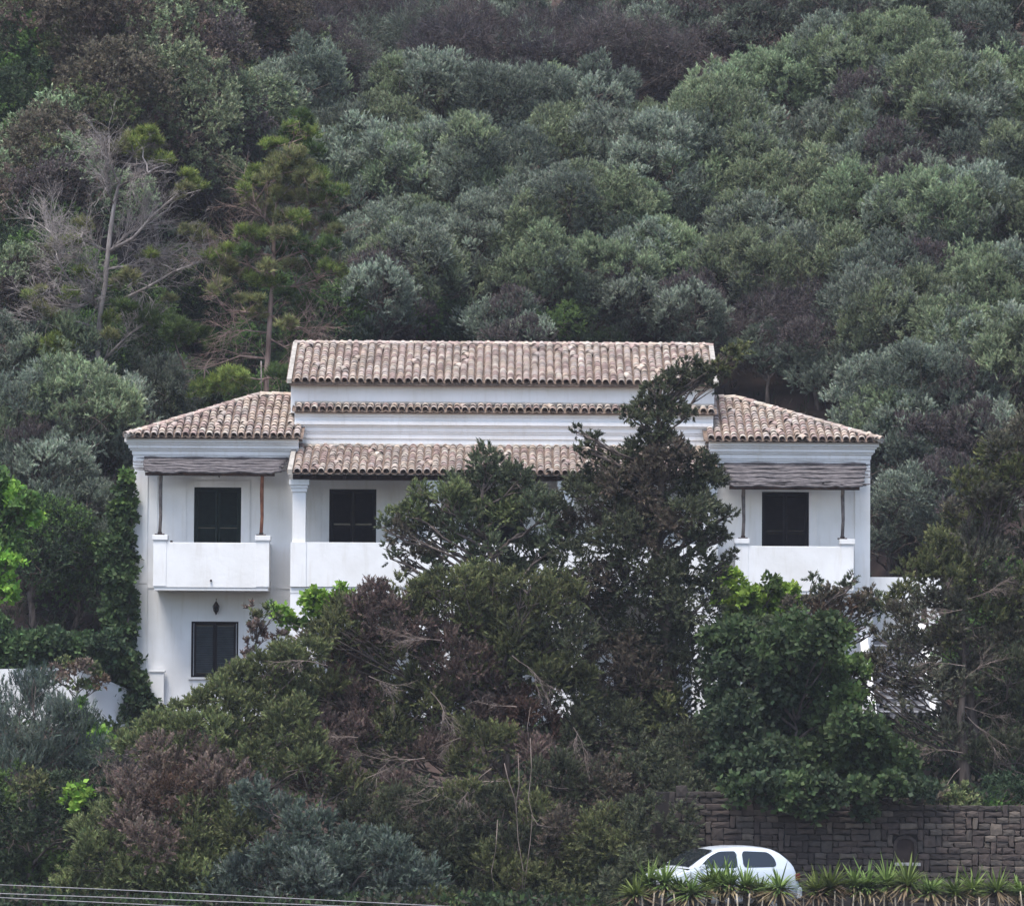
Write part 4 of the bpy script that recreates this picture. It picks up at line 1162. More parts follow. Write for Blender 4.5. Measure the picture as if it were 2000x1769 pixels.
# tall dark cypress with bent top
C_, CB = 'cyp', 'cypbr'
traced('cypress_tree', 'tall dark cypress with a bent leaning top rising over the porch roof', 'tree', 'cypress', [
    (1448, 679, 12, 'junlt'), (1440, 688, 13, 'jun'), (1428, 698, 15, 'jun'), (1418, 712, 16, CB), (1404, 722, 17, 'jun'), (1395, 735, 16, C_), (1372, 722, 15, C_), (1350, 712, 12, C_), (1350, 740, 17, C_), (1325, 740, 20, C_), (1300, 755, 18, C_), (1278, 765, 16, C_), (1262, 778, 14, C_),
    (1390, 755, 10, C_), (1372, 742, 14, C_), (1340, 762, 16, C_), (1233, 815, 18, C_), (1258, 805, 20, C_), (1285, 800, 22, C_), (1312, 805, 22, C_), (1340, 815, 15, C_), (1290, 828, 18, C_), (1255, 828, 14, C_), (1285, 790, 14, C_), (1285, 850, 17, C_), (1270, 865, 20, C_), (1300, 872, 22, C_),
    (1255, 890, 34, C_), (1310, 900, 38, CB), (1350, 915, 36, C_), (1215, 915, 30, C_), (1172, 930, 26, C_), (1140, 882, 14, C_), (1128, 845, 9, C_), (1165, 858, 9, C_), (1150, 865, 12, C_), (1155, 905, 18, C_), (1372, 950, 32, C_), (1300, 960, 60, C_), (1240, 970, 60, CB), (1180, 980, 52, C_), (1130, 975, 32, C_),
    (1340, 1010, 52, C_), (1385, 1010, 24, C_), (1412, 1012, 11, C_), (1425, 1008, 9, C_), (1400, 1050, 16, C_), (1418, 1046, 9, C_), (1375, 1060, 30, C_), (1290, 1060, 68, CB), (1210, 1060, 66, C_), (1140, 1050, 50, CB), (1345, 1110, 48, C_), (1398, 1120, 17, C_), (1418, 1105, 11, C_), (1432, 1085, 9, C_), (1395, 1160, 20, C_),
    (1260, 1140, 72, C_), (1180, 1145, 52, CB), (1340, 1190, 60, C_), (1260, 1230, 84, C_), (1180, 1240, 70, C_), (1355, 1270, 50, C_), (1300, 1320, 74, C_), (1210, 1340, 84, CB), (1340, 1390, 56, C_), (1270, 1430, 80, 'junlt'), (1180, 1450, 76, C_), (1340, 1480, 52, C_), (1260, 1540, 80, C_), (1170, 1560, 70, CB), (1340, 1570, 46, C_), (1375, 1600, 26, C_), (1280, 1640, 70, C_), (1190, 1670, 70, 'jun'), (1110, 1640, 50, CB), (1115, 1120, 40, C_), (1120, 1190, 46, CB), (1110, 1270, 50, C_), (1130, 1370, 56, C_), (1120, 1470, 56, CB), (1130, 1560, 56, C_), (1250, 1700, 34, C_, -4.5), (1210, 1740, 40, C_, -4.5), (1268, 1738, 20, C_, -4.5), (1120, 1740, 70, 'jun'), (1230, 1750, 56, C_), (1250, 1700, 56, C_), (1180, 1790, 60, C_), (1290, 1720, 26, C_), (1240, 1800, 40, C_), (1330, 1640, 24, C_), (1225, 1730, 30, C_), (1235, 1680, 40, C_)],
    -11.5, (1275, 1769), (1290, 760), 501, r0=0.24, dens=0.60, twigs=7, low=6.0)

# dark conifer with pointed top in front of the porch
traced('cypress_tree', 'dark green conifer with pointed top before the porch, left of the bent cypress', 'tree', 'juniper', [
    (952, 885, 14, C_), (948, 905, 22, C_), (965, 925, 26, C_), (935, 940, 30, C_), (1000, 920, 15, C_), (1010, 945, 26, C_), (975, 960, 36, C_), (905, 965, 34, C_), (870, 985, 34, 'jun'), (1035, 975, 30, C_), (835, 1000, 30, 'jun'), (800, 1010, 20, 'jun'), (820, 965, 16, 'jun'),
    (765, 1020, 17, 'jun'), (750, 1030, 11, C_), (785, 1045, 24, CB), (755, 1070, 9, C_), (765, 1092, 10, C_), (840, 1050, 44, C_), (910, 1030, 50, C_), (980, 1020, 50, 'jun'), (1050, 1020, 46, C_), (1085, 1000, 26, C_), (900, 1085, 34, 'jun'), (960, 1085, 34, C_), (820, 1090, 26, CB), (1030, 1085, 34, C_), (800, 1120, 14, CB), (855, 1105, 20, C_), (1085, 1070, 34, C_), (850, 1150, 28, C_), (930, 1140, 32, 'jun'), (1000, 1130, 34, C_), (1060, 1130, 36, C_), (1090, 1180, 40, C_), (820, 1180, 30, CB), (900, 1180, 40, C_), (980, 1190, 44, C_)],
    -10.5, (950, 1769), (950, 900), 502, r0=0.16, dens=0.60)

J, JL, BN, RU = 'jun', 'junlt', 'brown', 'rust'; D2 = 'darkgr'
JB = traced('juniper_tree', 'broad brownish juniper filling the foreground below the porch, with bare inner twigs', 'tree', 'juniper', [
    (735, 1185, 36, BN), (790, 1165, 34, J), (850, 1155, 34, J), (910, 1145, 30, JL), (970, 1150, 34, J), (1030, 1160, 40, J), (1090, 1180, 46, J), (690, 1215, 40, J), (650, 1245, 38, J), (760, 1240, 60, BN), (840, 1220, 60, J), (930, 1210, 60, JL), (1020, 1230, 60, J), (1100, 1260, 60, C_),
    (620, 1290, 40, J), (690, 1300, 64, RU), (790, 1310, 70, J), (890, 1300, 70, BN), (990, 1310, 70, J), (1080, 1350, 66, J), (640, 1370, 56, J), (720, 1390, 70, BN), (820, 1400, 76, J), (930, 1390, 76, BN), (1030, 1420, 70, RU), (1110, 1440, 56, C_), (660, 1460, 60, BN), (760, 1470, 60, J), (860, 1480, 50, BN), (950, 1470, 60, J), (1040, 1500, 50, BN),
    (620, 1530, 50, RU), (690, 1550, 40, J), (780, 1540, 30, BN), (1090, 1540, 50, C_), (900, 1560, 30, J), (990, 1560, 30, J), (1060, 1620, 50, J), (950, 1700, 40, J), (1010, 1740, 50, J), (870, 1730, 30, 'darkgr'), (1070, 1700, 50, C_), (1060, 1790, 60, J), (960, 1790, 60, C_), (880, 1800, 50, D2), (1010, 1670, 40, C_), (800, 1590, 56, C_, 0.6), (880, 1630, 60, C_, 0.6), (840, 1690, 60, C_, 0.6), (950, 1600, 50, C_, 0.6), (720, 1600, 46, C_, 0.6), (760, 1650, 50, C_, .6), (930, 1690, 50, C_, 0.6), (740, 1440, 50, C_, 1.0), (860, 1330, 60, C_, 1.2), (960, 1400, 60, C_, 1.2), (680, 1380, 50, C_, 1.2), (600, 1400, 50, C_, 1.2), (560, 1420, 50, C_, 1.2), (800, 1240, 50, C_, 1.2), (1040, 1300, 50, C_, 1.2)],
    -13.5, (1020, 1769), (960, 1300), 503, r0=0.2, dens=0.62, twigs=12, twr=0.013, low=3.5)
traced('juniper_tree', 'light-tipped juniper sloping down across the lower left foreground', 'tree', 'juniper', [
    (600, 1290, 34, J), (560, 1305, 36, J), (515, 1320, 36, J), (470, 1340, 38, J), (440, 1380, 40, J), (395, 1400, 36, J), (350, 1425, 34, J), (310, 1440, 34, JL), (275, 1470, 36, JL), (540, 1370, 56, J), (480, 1420, 60, J), (400, 1460, 60, JL), (330, 1500, 56, BN), (570, 1440, 56, J),
    (500, 1500, 64, J), (420, 1540, 60, BN), (330, 1580, 64, RU), (255, 1560, 44, BN), (230, 1610, 46, JL), (180, 1640, 36, JL), (280, 1650, 60, BN), (380, 1640, 66, J), (470, 1600, 50, J), (200, 1700, 50, JL), (150, 1740, 40, JL), (270, 1740, 60, JL), (370, 1740, 66, JL), (120, 1765, 26, J), (450, 1690, 44, JL), (590, 1500, 44, J), (150, 1800, 50, J), (250, 1800, 50, J), (350, 1800, 50, J), (430, 1790, 40, J)],
    -15.5, (400, 1769), (450, 1450), 504, r0=0.16, dens=0.72, twigs=9, low=2.0)
traced('shrub', 'blue-green conifer shrub at the bottom edge below the brown juniper', 'shrub', 'juniper', [
    (490, 1560, 30, 'blue'), (530, 1600, 36, 'blue'), (480, 1640, 34, 'jun'), (600, 1620, 40, 'blue'), (560, 1680, 50, 'blue'), (640, 1690, 50, 'blue'), (500, 1730, 56, 'bluelt'), (590, 1750, 60, 'bluelt'), (690, 1650, 34, 'blue'), (700, 1720, 52, 'blue'), (770, 1690, 44, 'blue'), (770, 1750, 56, 'bluelt'), (830, 1740, 40, 'blue'), (430, 1750, 44, 'blue'), (670, 1765, 50, 'blue'), (500, 1800, 50, 'blue'), (590, 1800, 50, 'blue'), (760, 1800, 50, 'blue'), (840, 1790, 40, 'jun')],
    -18.5, (620, 1769), (620, 1640), 505, r0=0.07, dens=0.85, twigs=8)
# spindly leaders in front of the left window
traced('shrub', 'spindly reddish-leaved shoots standing against the wall between left window and porch', 'shrub', 'small', [
    (493, 1190, 7, 'brown'), (500, 1210, 10, 'jun'), (512, 1195, 8, 'jun'), (530, 1190, 8, 'green'), (535, 1208, 8, 'jun'), (505, 1230, 13, 'brown'), (520, 1245, 9, 'rust'), (490, 1260, 9, 'brown'), (550, 1248, 9, 'brown'), (545, 1270, 12, 'jun'), (485, 1290, 12, 'brown'), (520, 1290, 9, 'jun'), (565, 1270, 9, 'brown'), (590, 1250, 9, 'brown'), (575, 1285, 15, 'jun'), (450, 1312, 9, 'brown'), (470, 1300, 8, 'jun')],
    -12.5, (520, 1500), (505, 1220), 506, r0=0.03, dens=0.8, twigs=5, jit=0.2, twr=0.007, limbr=0.012)
# vines
traced('grapevine', 'bright green grapevine shoots over the arch left of the porch front', 'vine', 'broad', [
    (612, 1178, 16, 'vine'), (640, 1190, 20, 'vine'), (618, 1200, 18, 'vine'), (665, 1185, 14, 'vine'), (670, 1158, 10, 'vine'), (680, 1205, 15, 'vine'), (650, 1212, 16, 'green'), (552, 1210, 12, 'vine'), (565, 1222, 12, 'vine'), (545, 1198, 7, 'vine'), (700, 1195, 12, 'vine'), (590, 1225, 10, 'green')],
    -8.0, (640, 1400), (640, 1200), 507, r0=0.03, dens=1.1, twigs=3, jit=0.2, fill=0.1, twr=0.006, limbr=0.012)
traced('grapevine', 'bright green grapevine below the right balcony beside the bent cypress', 'vine', 'broad', [
    (1415, 1130, 15, 'vine'), (1430, 1150, 22, 'vine'), (1412, 1170, 18, 'vine'), (1450, 1180, 26, 'vine'), (1505, 1138, 8, 'green'), (1506, 1155, 8, 'green'), (1520, 1175, 24, 'vine'), (1540, 1158, 12, 'vine'), (1490, 1190, 26, 'vine'), (1470, 1215, 30, 'green'), (1530, 1205, 26, 'vine'), (1430, 1215, 24, 'green'), (1545, 1185, 14, 'vine')],
    -7.5, (1480, 1500), (1480, 1200), 508, r0=0.04, dens=1.1, twigs=3, jit=0.3, fill=0.2)
I, D_ = 'ivy', 'darkgr'
traced('climber', 'dark leafy climber mass hanging over the retaining wall right of the cypress', 'climber', 'broad', [
    (1420, 1260, 40, I), (1480, 1280, 50, D_), (1550, 1270, 50, I), (1610, 1260, 36, I), (1640, 1250, 20, 'green'), (1430, 1340, 50, D_), (1510, 1350, 60, D_), (1590, 1350, 56, I), (1640, 1320, 36, 'green'), (1660, 1380, 30, 'green'), (1450, 1430, 56, D_), (1540, 1430, 60, D_), (1620, 1430, 50, I), (1680, 1440, 46, I), (1720, 1480, 36, I), (1760, 1500, 30, I),
    (1590, 1500, 50, I), (1660, 1520, 46, I), (1500, 1500, 50, D_), (1430, 1500, 40, D_), (1640, 1560, 26, I), (1580, 1550, 26, D_), (1700, 1530, 30, I), (1410, 1400, 40, D_), (1440, 1545, 26, I, -3.6), (1500, 1550, 26, D_, -3.5), (1560, 1555, 26, I, -3.6), (1620, 1560, 28, D_, -3.6), (1680, 1562, 28, I, -3.6), (1740, 1550, 26, I, -3.5), (1800, 1555, 24, D_, -3.5), (1590, 1590, 16, I, -3.6), (1690, 1592, 14, D_, -3.6), (1530, 1578, 14, I, -3.6)],
    -14.0, (1560, 1560), (1550, 1400), 509, r0=0.08, dens=1.0, twigs=4, jit=1.2, bark='bark')
traced('cypress_tree', 'dark reddish cypress boughs reaching up across the right balcony\'s lower edge', 'tree', 'cypress', [
    (1560, 1190, 24, CB), (1600, 1165, 14, C_), (1590, 1140, 10, C_), (1625, 1175, 20, CB), (1655, 1150, 12, C_), (1668, 1135, 8, C_), (1650, 1185, 22, RU), (1690, 1175, 20, CB), (1610, 1205, 26, RU), (1570, 1230, 26, CB), (1530, 1240, 28, C_), (1500, 1260, 28, C_), (1680, 1205, 18, CB), (1720, 1190, 22, C_), (1600, 1240, 16, C_), (1640, 1215, 12, CB), (1660, 1225, 9, C_), (1460, 1240, 24, C_), (1540, 1300, 40, C_), (1480, 1320, 40, C_), (1590, 1390, 36, CB), (1560, 1460, 40, C_), (1640, 1400, 30, CB), (1600, 1440, 36, BN), (1690, 1225, 7, C_), (1700, 1240, 6, C_)],
    -11.0, (1480, 1560), (1560, 1230), 510, r0=0.12, dens=0.72, twigs=6, jit=0.6)
JG = 'greyjun'; JB_ = 'cypbr2'
E_ = traced('conifer_tree', 'sparse brownish conifer with grey trunk filling the lower right edge', 'tree', 'juniper', [
    (2010, 930, 50, J), (1900, 950, 30, J), (1930, 980, 40, JG), (1860, 1110, 46, J), (1810, 1170, 40, JB_), (1890, 1150, 50, J), (1750, 1190, 24, J), (1900, 1230, 50, J), (1960, 1270, 50, JB_), (1830, 1260, 36, J), (1900, 1340, 40, JB_), (1760, 1260, 26, JG), (2000, 1330, 50, C_), (1960, 1390, 44, C_), (2020, 1180, 60, J), (1860, 1440, 26, JG), (1770, 1320, 20, JG), (1740, 1350, 20, JB_), (1790, 1420, 20, JG), (1730, 1420, 18, JG), (1700, 1330, 16, JB_), (1720, 1310, 18, JB_), (1770, 1350, 18, JB_), (1750, 1300, 16, JB_), (1760, 1390, 16, JG), (2010, 860, 40, JB_), (1960, 890, 34, JG),
    (1990, 880, 40, JB_), (1940, 900, 34, J), (1960, 950, 44, J), (1900, 1010, 40, JB_), (1990, 980, 40, JB_), (1950, 1040, 50, J), (1870, 1060, 44, J), (1830, 1090, 36, J), (1910, 1110, 56, JG), (1980, 1110, 50, JB_), (1790, 1130, 32, J), (1850, 1150, 50, J), (1770, 1170, 26, J), (1930, 1190, 56, JB_), (1830, 1220, 50, JG), (1760, 1225, 30, JB_), (1720, 1250, 26, JB_), (1990, 1240, 50, J),
    (1880, 1280, 50, JB_), (1790, 1290, 36, JG), (1730, 1290, 22, JB_), (1690, 1300, 18, JG), (1950, 1330, 50, JB_), (1860, 1350, 40, JG), (1800, 1350, 24, JB_), (1990, 1410, 46, C_), (1910, 1410, 34, JB_), (1840, 1410, 20, JG), (1680, 1350, 20, JG), (1700, 1390, 24, JG), (1980, 1500, 50, C_), (1930, 1480, 30, C_), (1990, 1580, 46, C_), (1660, 1330, 14, JB_), (1820, 1320, 20, JB_)],
    -12.5, (1890, 1600), (1890, 1130), 511, bark='bark', r0=0.17, dens=0.44, twigs=7, limbr=0.03, jit=0.9, fill=0.12, twr=0.012)
traced('shrub', 'green shrub growing over the top of the stone wall at the right edge', 'shrub', 'small', [
    (1880, 1570, 26, 'jun'), (1930, 1600, 36, 'green'), (1980, 1620, 30, D_), (1850, 1590, 18, 'jun'), (1900, 1630, 22, 'jun'), (1960, 1560, 36, D_), (1830, 1560, 22, 'cypbr'), (1870, 1620, 12, 'green')],
    -16.2, (1930, 1560), (1930, 1570), 512, r0=0.05, dens=1.0, twigs=4, jit=0.3)

# left side
traced('ivy', 'dark ivy column climbing the left corner of the villa', 'ivy', 'broad', [
    (252, 935, 9, 'green'), (246, 960, 13, I), (242, 985, 15, 'green'), (238, 1010, 18, I), (235, 1040, 20, I), (232, 1070, 22, I), (232, 1100, 24, I), (232, 1135, 24, I), (234, 1170, 24, I), (235, 1205, 24, I), (232, 1240, 26, I), (235, 1275, 26, I), (240, 1310, 30, I), (238, 1345, 32, I), (250, 1375, 34, I), (265, 1400, 30, D_), (225, 1370, 24, I), (270, 1360, 16, I), (280, 1385, 18, D_), (220, 1395, 18, I), (258, 1425, 18, D_), (266, 1330, 9, I)],
    -0.35, (240, 1430), (246, 960), 513, r0=0.05, dens=1.15, twigs=3, jit=0.12, ysc=0.8, fill=0.3)
traced('ivy', 'dark ivy hedge draped over the garden wall at the left edge', 'ivy', 'broad', [
    (-20, 1280, 34, I), (30, 1275, 34, I), (75, 1280, 32, I), (115, 1270, 30, D_), (150, 1275, 28, I), (190, 1290, 30, I), (60, 1310, 26, D_), (20, 1315, 22, I), (60, 1350, 16, I), (100, 1255, 24, D_), (210, 1270, 24, D_), (-10, 1250, 30, I)],
    -1.2, (80, 1400), (80, 1290), 514, r0=0.04, dens=1.1, twigs=3, jit=0.4, fill=0.3)
traced('young_tree', 'small reddish-leaved tree in front of the white garden wall', 'tree', 'small', [
    (105, 1315, 14, 'brown'), (125, 1305, 16, 'jun'), (145, 1320, 18, 'rust'), (165, 1308, 16, 'brown'), (185, 1318, 14, 'jun'), (200, 1335, 12, 'rust'), (150, 1345, 14, 'jun'), (175, 1345, 12, 'green'), (95, 1335, 10, 'jun'), (120, 1330, 12, 'brown')],
    -3.2, (150, 1480), (150, 1330), 515, r0=0.035, dens=0.55, twigs=4, jit=0.25, fill=0.1, twr=0.007, limbr=0.018)
traced('leafy_tree', 'bright green leafy branches reaching in from the left edge', 'tree', 'broad', [
    (-30, 960, 40, 'green'), (10, 985, 34, 'vine'), (40, 1000, 26, 'green'), (60, 1015, 16, 'vine'), (5, 1030, 30, 'green'), (-20, 1080, 40, 'green'), (10, 1110, 24, 'vine'), (-10, 1150, 30, 'vine'), (15, 1165, 16, 'vine'), (20, 1060, 14, 'vine'), (-60, 1020, 50, 'green')],
    -9.0, (-120, 1500), (-60, 1050), 516, r0=0.1, dens=0.8, twigs=4, jit=0.5, fill=0.1)
traced('olive_tree', 'blue-grey feathery olive bush at the left edge below the garden wall', 'tree', 'feather', [
    (-20, 1370, 40, 'bluelt'), (30, 1380, 40, 'bluelt'), (75, 1370, 36, 'blue'), (20, 1440, 50, 'bluelt'), (90, 1430, 46, 'bluelt'), (150, 1450, 40, 'blue'), (40, 1510, 56, 'blue'), (120, 1510, 50, 'blue'), (185, 1500, 32, 'blue'), (-20, 1500, 50, 'bluelt'), (70, 1340, 20, 'blue'), (130, 1410, 26, 'blue')],
    -9.0, (60, 1700), (60, 1450), 517, r0=0.1, dens=0.85, twigs=4, jit=0.6)
traced('evergreen_tree', 'dark rounded evergreen bush in the bottom left corner', 'tree', 'small', [
    (30, 1560, 50, 'green'), (110, 1570, 50, D_), (180, 1560, 36, D_), (20, 1630, 60, D_), (110, 1640, 56, D_), (0, 1720, 64, D_), (90, 1720, 60, 'green'), (160, 1690, 40, D_), (170, 1620, 34, D_), (40, 1770, 50, D_), (60, 1540, 30, 'jun'), (20, 1810, 60, D_), (110, 1800, 50, D_)],
    -13.0, (60, 1769), (60, 1600), 518, r0=0.1, dens=0.85, twigs=4, jit=0.6)
traced('shrub', 'yellow-green leafed shrub beside the slab at the foot of the garden wall', 'shrub', 'broad', [
    (130, 1395, 14, 'vine'), (150, 1405, 14, 'vine'), (165, 1420, 14, 'green'), (195, 1455, 18, 'vine'), (185, 1475, 14, 'vine'), (210, 1480, 16, 'green'), (175, 1440, 14, 'green'), (160, 1385, 12, 'green'), (200, 1495, 16, 'vine')],
    -6.0, (170, 1560), (170, 1430), 519, r0=0.03, dens=0.7, twigs=4, jit=0.2, fill=0.1, twr=0.006)
traced('shrub', 'single bright green leafy shoot in front of the dark bush at lower left', 'shrub', 'broad', [
    (150, 1545, 9, 'vine'), (162, 1550, 8, 'vine'), (140, 1562, 8, 'vine'), (158, 1572, 9, 'vine'), (148, 1585, 8, 'vine')],
    -13.5, (155, 1700), (152, 1560), 520, r0=0.02, dens=0.9, twigs=2, jit=0.1, fill=0.0, twr=0.005, limbr=0.01)
traced('shrub', 'pale twiggy shrub behind the dark bush at left', 'shrub', 'twiggy', [
    (230, 1500, 24, 'dead'), (225, 1540, 26, 'brown'), (250, 1530, 24, 'dead'), (215, 1470, 20, 'darkgr'), (240, 1460, 20, 'darkgr')],
    -12.0, (230, 1640), (230, 1500), 521, r0=0.03, dens=1.2, twigs=12, jit=0.2)

# bare twig sprays and hanging vine stems inside the foreground juniper
t = JB[0]
rg_ = random.Random(61)
mb = MB()
for (px, py, dx, dz, L) in [(985, 1525, -1, 0.15, 1.5), (980, 1520, -1, -0.2, 1.6), (960, 1500, -1, -0.5, 1.2), (990, 1560, -0.6, -1, 1.2), (985, 1580, -0.2, -1, 1.2), (1000, 1660, -1, -0.4, 1.0), (975, 1650, -0.9, -0.1, 0.9), (960, 1690, -0.3, -1, 0.8), (985, 1700, 0.3, -1, 0.8), (900, 1440, -1, -0.1, 0.9), (830, 1480, -1, 0.1, 1.1), (830, 1540, -1, -0.3, 1.0), (1010, 1380, -0.8, 0.2, 0.7), (1000, 1640, -0.5, -1, 1.1), (330, 1600, -0.6, 0.6, 0.8), (300, 1560, -0.3, 0.9, 0.8), (720, 1320, 0.8, -0.3, 0.8), (840, 1350, 0.7, -0.5, 0.8), (760, 1500, -1, -0.3, 1.2), (820, 1560, -0.8, -0.5, 1.1), (900, 1520, -0.9, -0.4, 1.3), (940, 1600, -0.9, -0.6, 1.2), (1000, 1600, -0.8, -0.5, 1.3), (1020, 1560, 0.3, -1, 1.0), (930, 1660, -0.5, -0.9, 1.0), (1060, 1640, 0.5, -0.8, 0.8), (700, 1440, -0.7, 0.2, 0.9), (640, 1300, -0.8, 0.2, 0.8), (860, 1250, -0.8, 0.3, 0.8), (1000, 1280, 0.6, -0.4, 0.9), (1120, 1420, 0.5, -0.5, 0.7), (380, 1560, -0.5, 0.6, 0.8), (440, 1600, -0.4, 0.6, 0.8)]:
    dead_spray(mb, P(px, py, -16.0 + rg_.uniform(-0.3, 0.3)), (dx, rg_.uniform(-0.3, 0.1), dz), L * 0.95, rg_, 3, 0.011, 0.34, 0.06)
o = mb.build('dead_twigs', M['twig'], t); o['kind'] = 'stuff'; o.matrix_parent_inverse = Matrix.Translation(-t.location)
hv = empty('hanging_vine', P(1010, 1480, -16.4), 'thin pale woody vine stems hanging down inside the foreground trees', 'vine')
for path, r in [([(1012, 1470), (1014, 1530), (1008, 1570), (1012, 1640), (1022, 1700), (1018, 1769)], .014), ([(985, 1490), (992, 1520), (1006, 1560), (1010, 1600)], .017), ([(1036, 1440), (1038, 1500), (1032, 1560), (1040, 1590), (1036, 1640), (1028, 1700), (1022, 1750)], .014), ([(1038, 1590), (1050, 1610), (1080, 1616), (1110, 1612), (1130, 1600)], .017), ([(972, 1600), (968, 1660), (960, 1700), (966, 1750)], .012), ([(1036, 1380), (1030, 1420), (1036, 1460)], .011)]:
    mb = MB(); mb.tube([P(a, b, -17.9) for a, b in path], r * 0.6, 5); o = mb.build('vine_stem', M['twig'], hv); o.matrix_parent_inverse = Matrix.Translation(-hv.location)
# bare twigs of the right conifer
t = E_[0]
mb = MB()
for (px, py, dx, dz, L) in [(1880, 1470, -1, 0.3, 0.8), (1875, 1500, -1, -0.5, 0.8), (1890, 1400, 1, -0.8, 1.0), (1885, 1380, 1, -0.4, 0.8), (1880, 1330, 0.8, 0.6, 0.9), (1885, 1300, -0.9, 0.2, 0.7), (1880, 1190, -0.8, -0.3, 0.8), (1890, 1170, 0.8, 0.1, 0.8)]:
    dead_spray(mb, P(px, py, -13.8), (dx, rg_.uniform(-0.4, 0.0), dz), L, rg_, 3, 0.010, 0.34, 0.05)
o = mb.build('dead_twigs', M['twig'], t); o['kind'] = 'stuff'; o.matrix_parent_inverse = Matrix.Translation(-t.location)
mb = MB(); mb.tube([P(1885, 1620, -13.1), P(1884, 1500, -13.1), P(1880, 1450, -13.1), P(1876, 1400, -13.1), P(1884, 1320, -13.1), P(1882, 1220, -13.1), P(1886, 1160, -13.1)], [0.15, 0.135, 0.12, 0.09, 0.06, 0.04, 0.022], 10)
t = E_[0]; o = mb.build('main_stem', M['bark'], t); o.matrix_parent_inverse = Matrix.Translation(-t.location)

# ------------------------------------------------------------------ two feature pines
def feature_pine(label, Y, trunk, limbs, tufts, seed, bark, nspray=9):
    allp = []
    rng = np.random.default_rng(seed); rg = random.Random(seed)
    pts = [P(a, b, Y) for a, b, _ in trunk]; rad = [0.8 * r * (Y + 120) / F for _, _, r in trunk]
    b0 = pts[0].copy(); g = hgt(b0.x, Y)
    if g < b0.z: pts = [Vector((b0.x, Y, g - 0.3))] + pts; rad = [rad[0] * 1.15] + rad
    root = empty('pine_tree', pts[0], label, 'tree')
    inv = Matrix.Translation(-pts[0])
    mb = MB(); mb.tube(pts, rad, 9); o = mb.build('trunk', M[bark], root); o.matrix_parent_inverse = inv
    for path, r in limbs:
        mb = MB(); n = len(path); dy = rg.uniform(-1.2, 0.6)
        pp = [P(a, b, Y + dy * (i / (n - 1))) for i, (a, b) in enumerate(path)]
        mb.tube(pp, [r * (Y + 120) / F * (1 - 0.7 * i / (n - 1)) for i in range(n)], 6)
        allp += pp
        for k in range(nspray):
            i = rg.randint(1, n - 1); q = pp[i].lerp(pp[i - 1], rg.random()); d = (pp[i] - pp[i - 1]).normalized() + Vector((rg.gauss(0, .4), rg.gauss(0, .4), rg.gauss(0.15, .5)))
            dead_spray(mb, q, d, rg.uniform(0.5, 1.15), rg, 2, 0.0115, 0.45)
        o = mb.build('limb', M[bark], root); o.matrix_parent_inverse = inv
    LV = Leaves(); W = []
    for (px, py, r, pal) in tufts:
        yy = Y + rg.uniform(-1.2, 0.6); W.append((tuple(P(px, py, yy)), 1.2 * r * (yy + 120) / F, pal))
    tw = MB()
    for c, r, _ in W:
        c = Vector(c); q = min(allp + pts, key=lambda a_: (a_ - c).length + 0.6 * max(0, a_.z - c.z))
        tw.tube(limb_path(q, c, rg, 0.10, 4), [0.026, 0.022, 0.018, 0.014, 0.010], 4, cap=False)
        for k in range(4): dead_spray(tw, c, (rg.gauss(0, 1), rg.gauss(0, 1), rg.gauss(.4, .6)), r * 1.1, rg, 1, 0.010, 0.5)
    o = tw.build('branchlets', M[bark], root); o.matrix_parent_inverse = inv; o['kind'] = 'stuff'
    grow(LV, W, 'pine', rng, dens=0.8, fill=0.3, flat=0.75)
    o = link_mesh('crown', LV.mesh('crown', M['leaf'], rng), root); o.matrix_parent_inverse = inv
    print('pine', LV.count())
PB, PN, PD = 'pinebr', 'pine', 'pinedk'
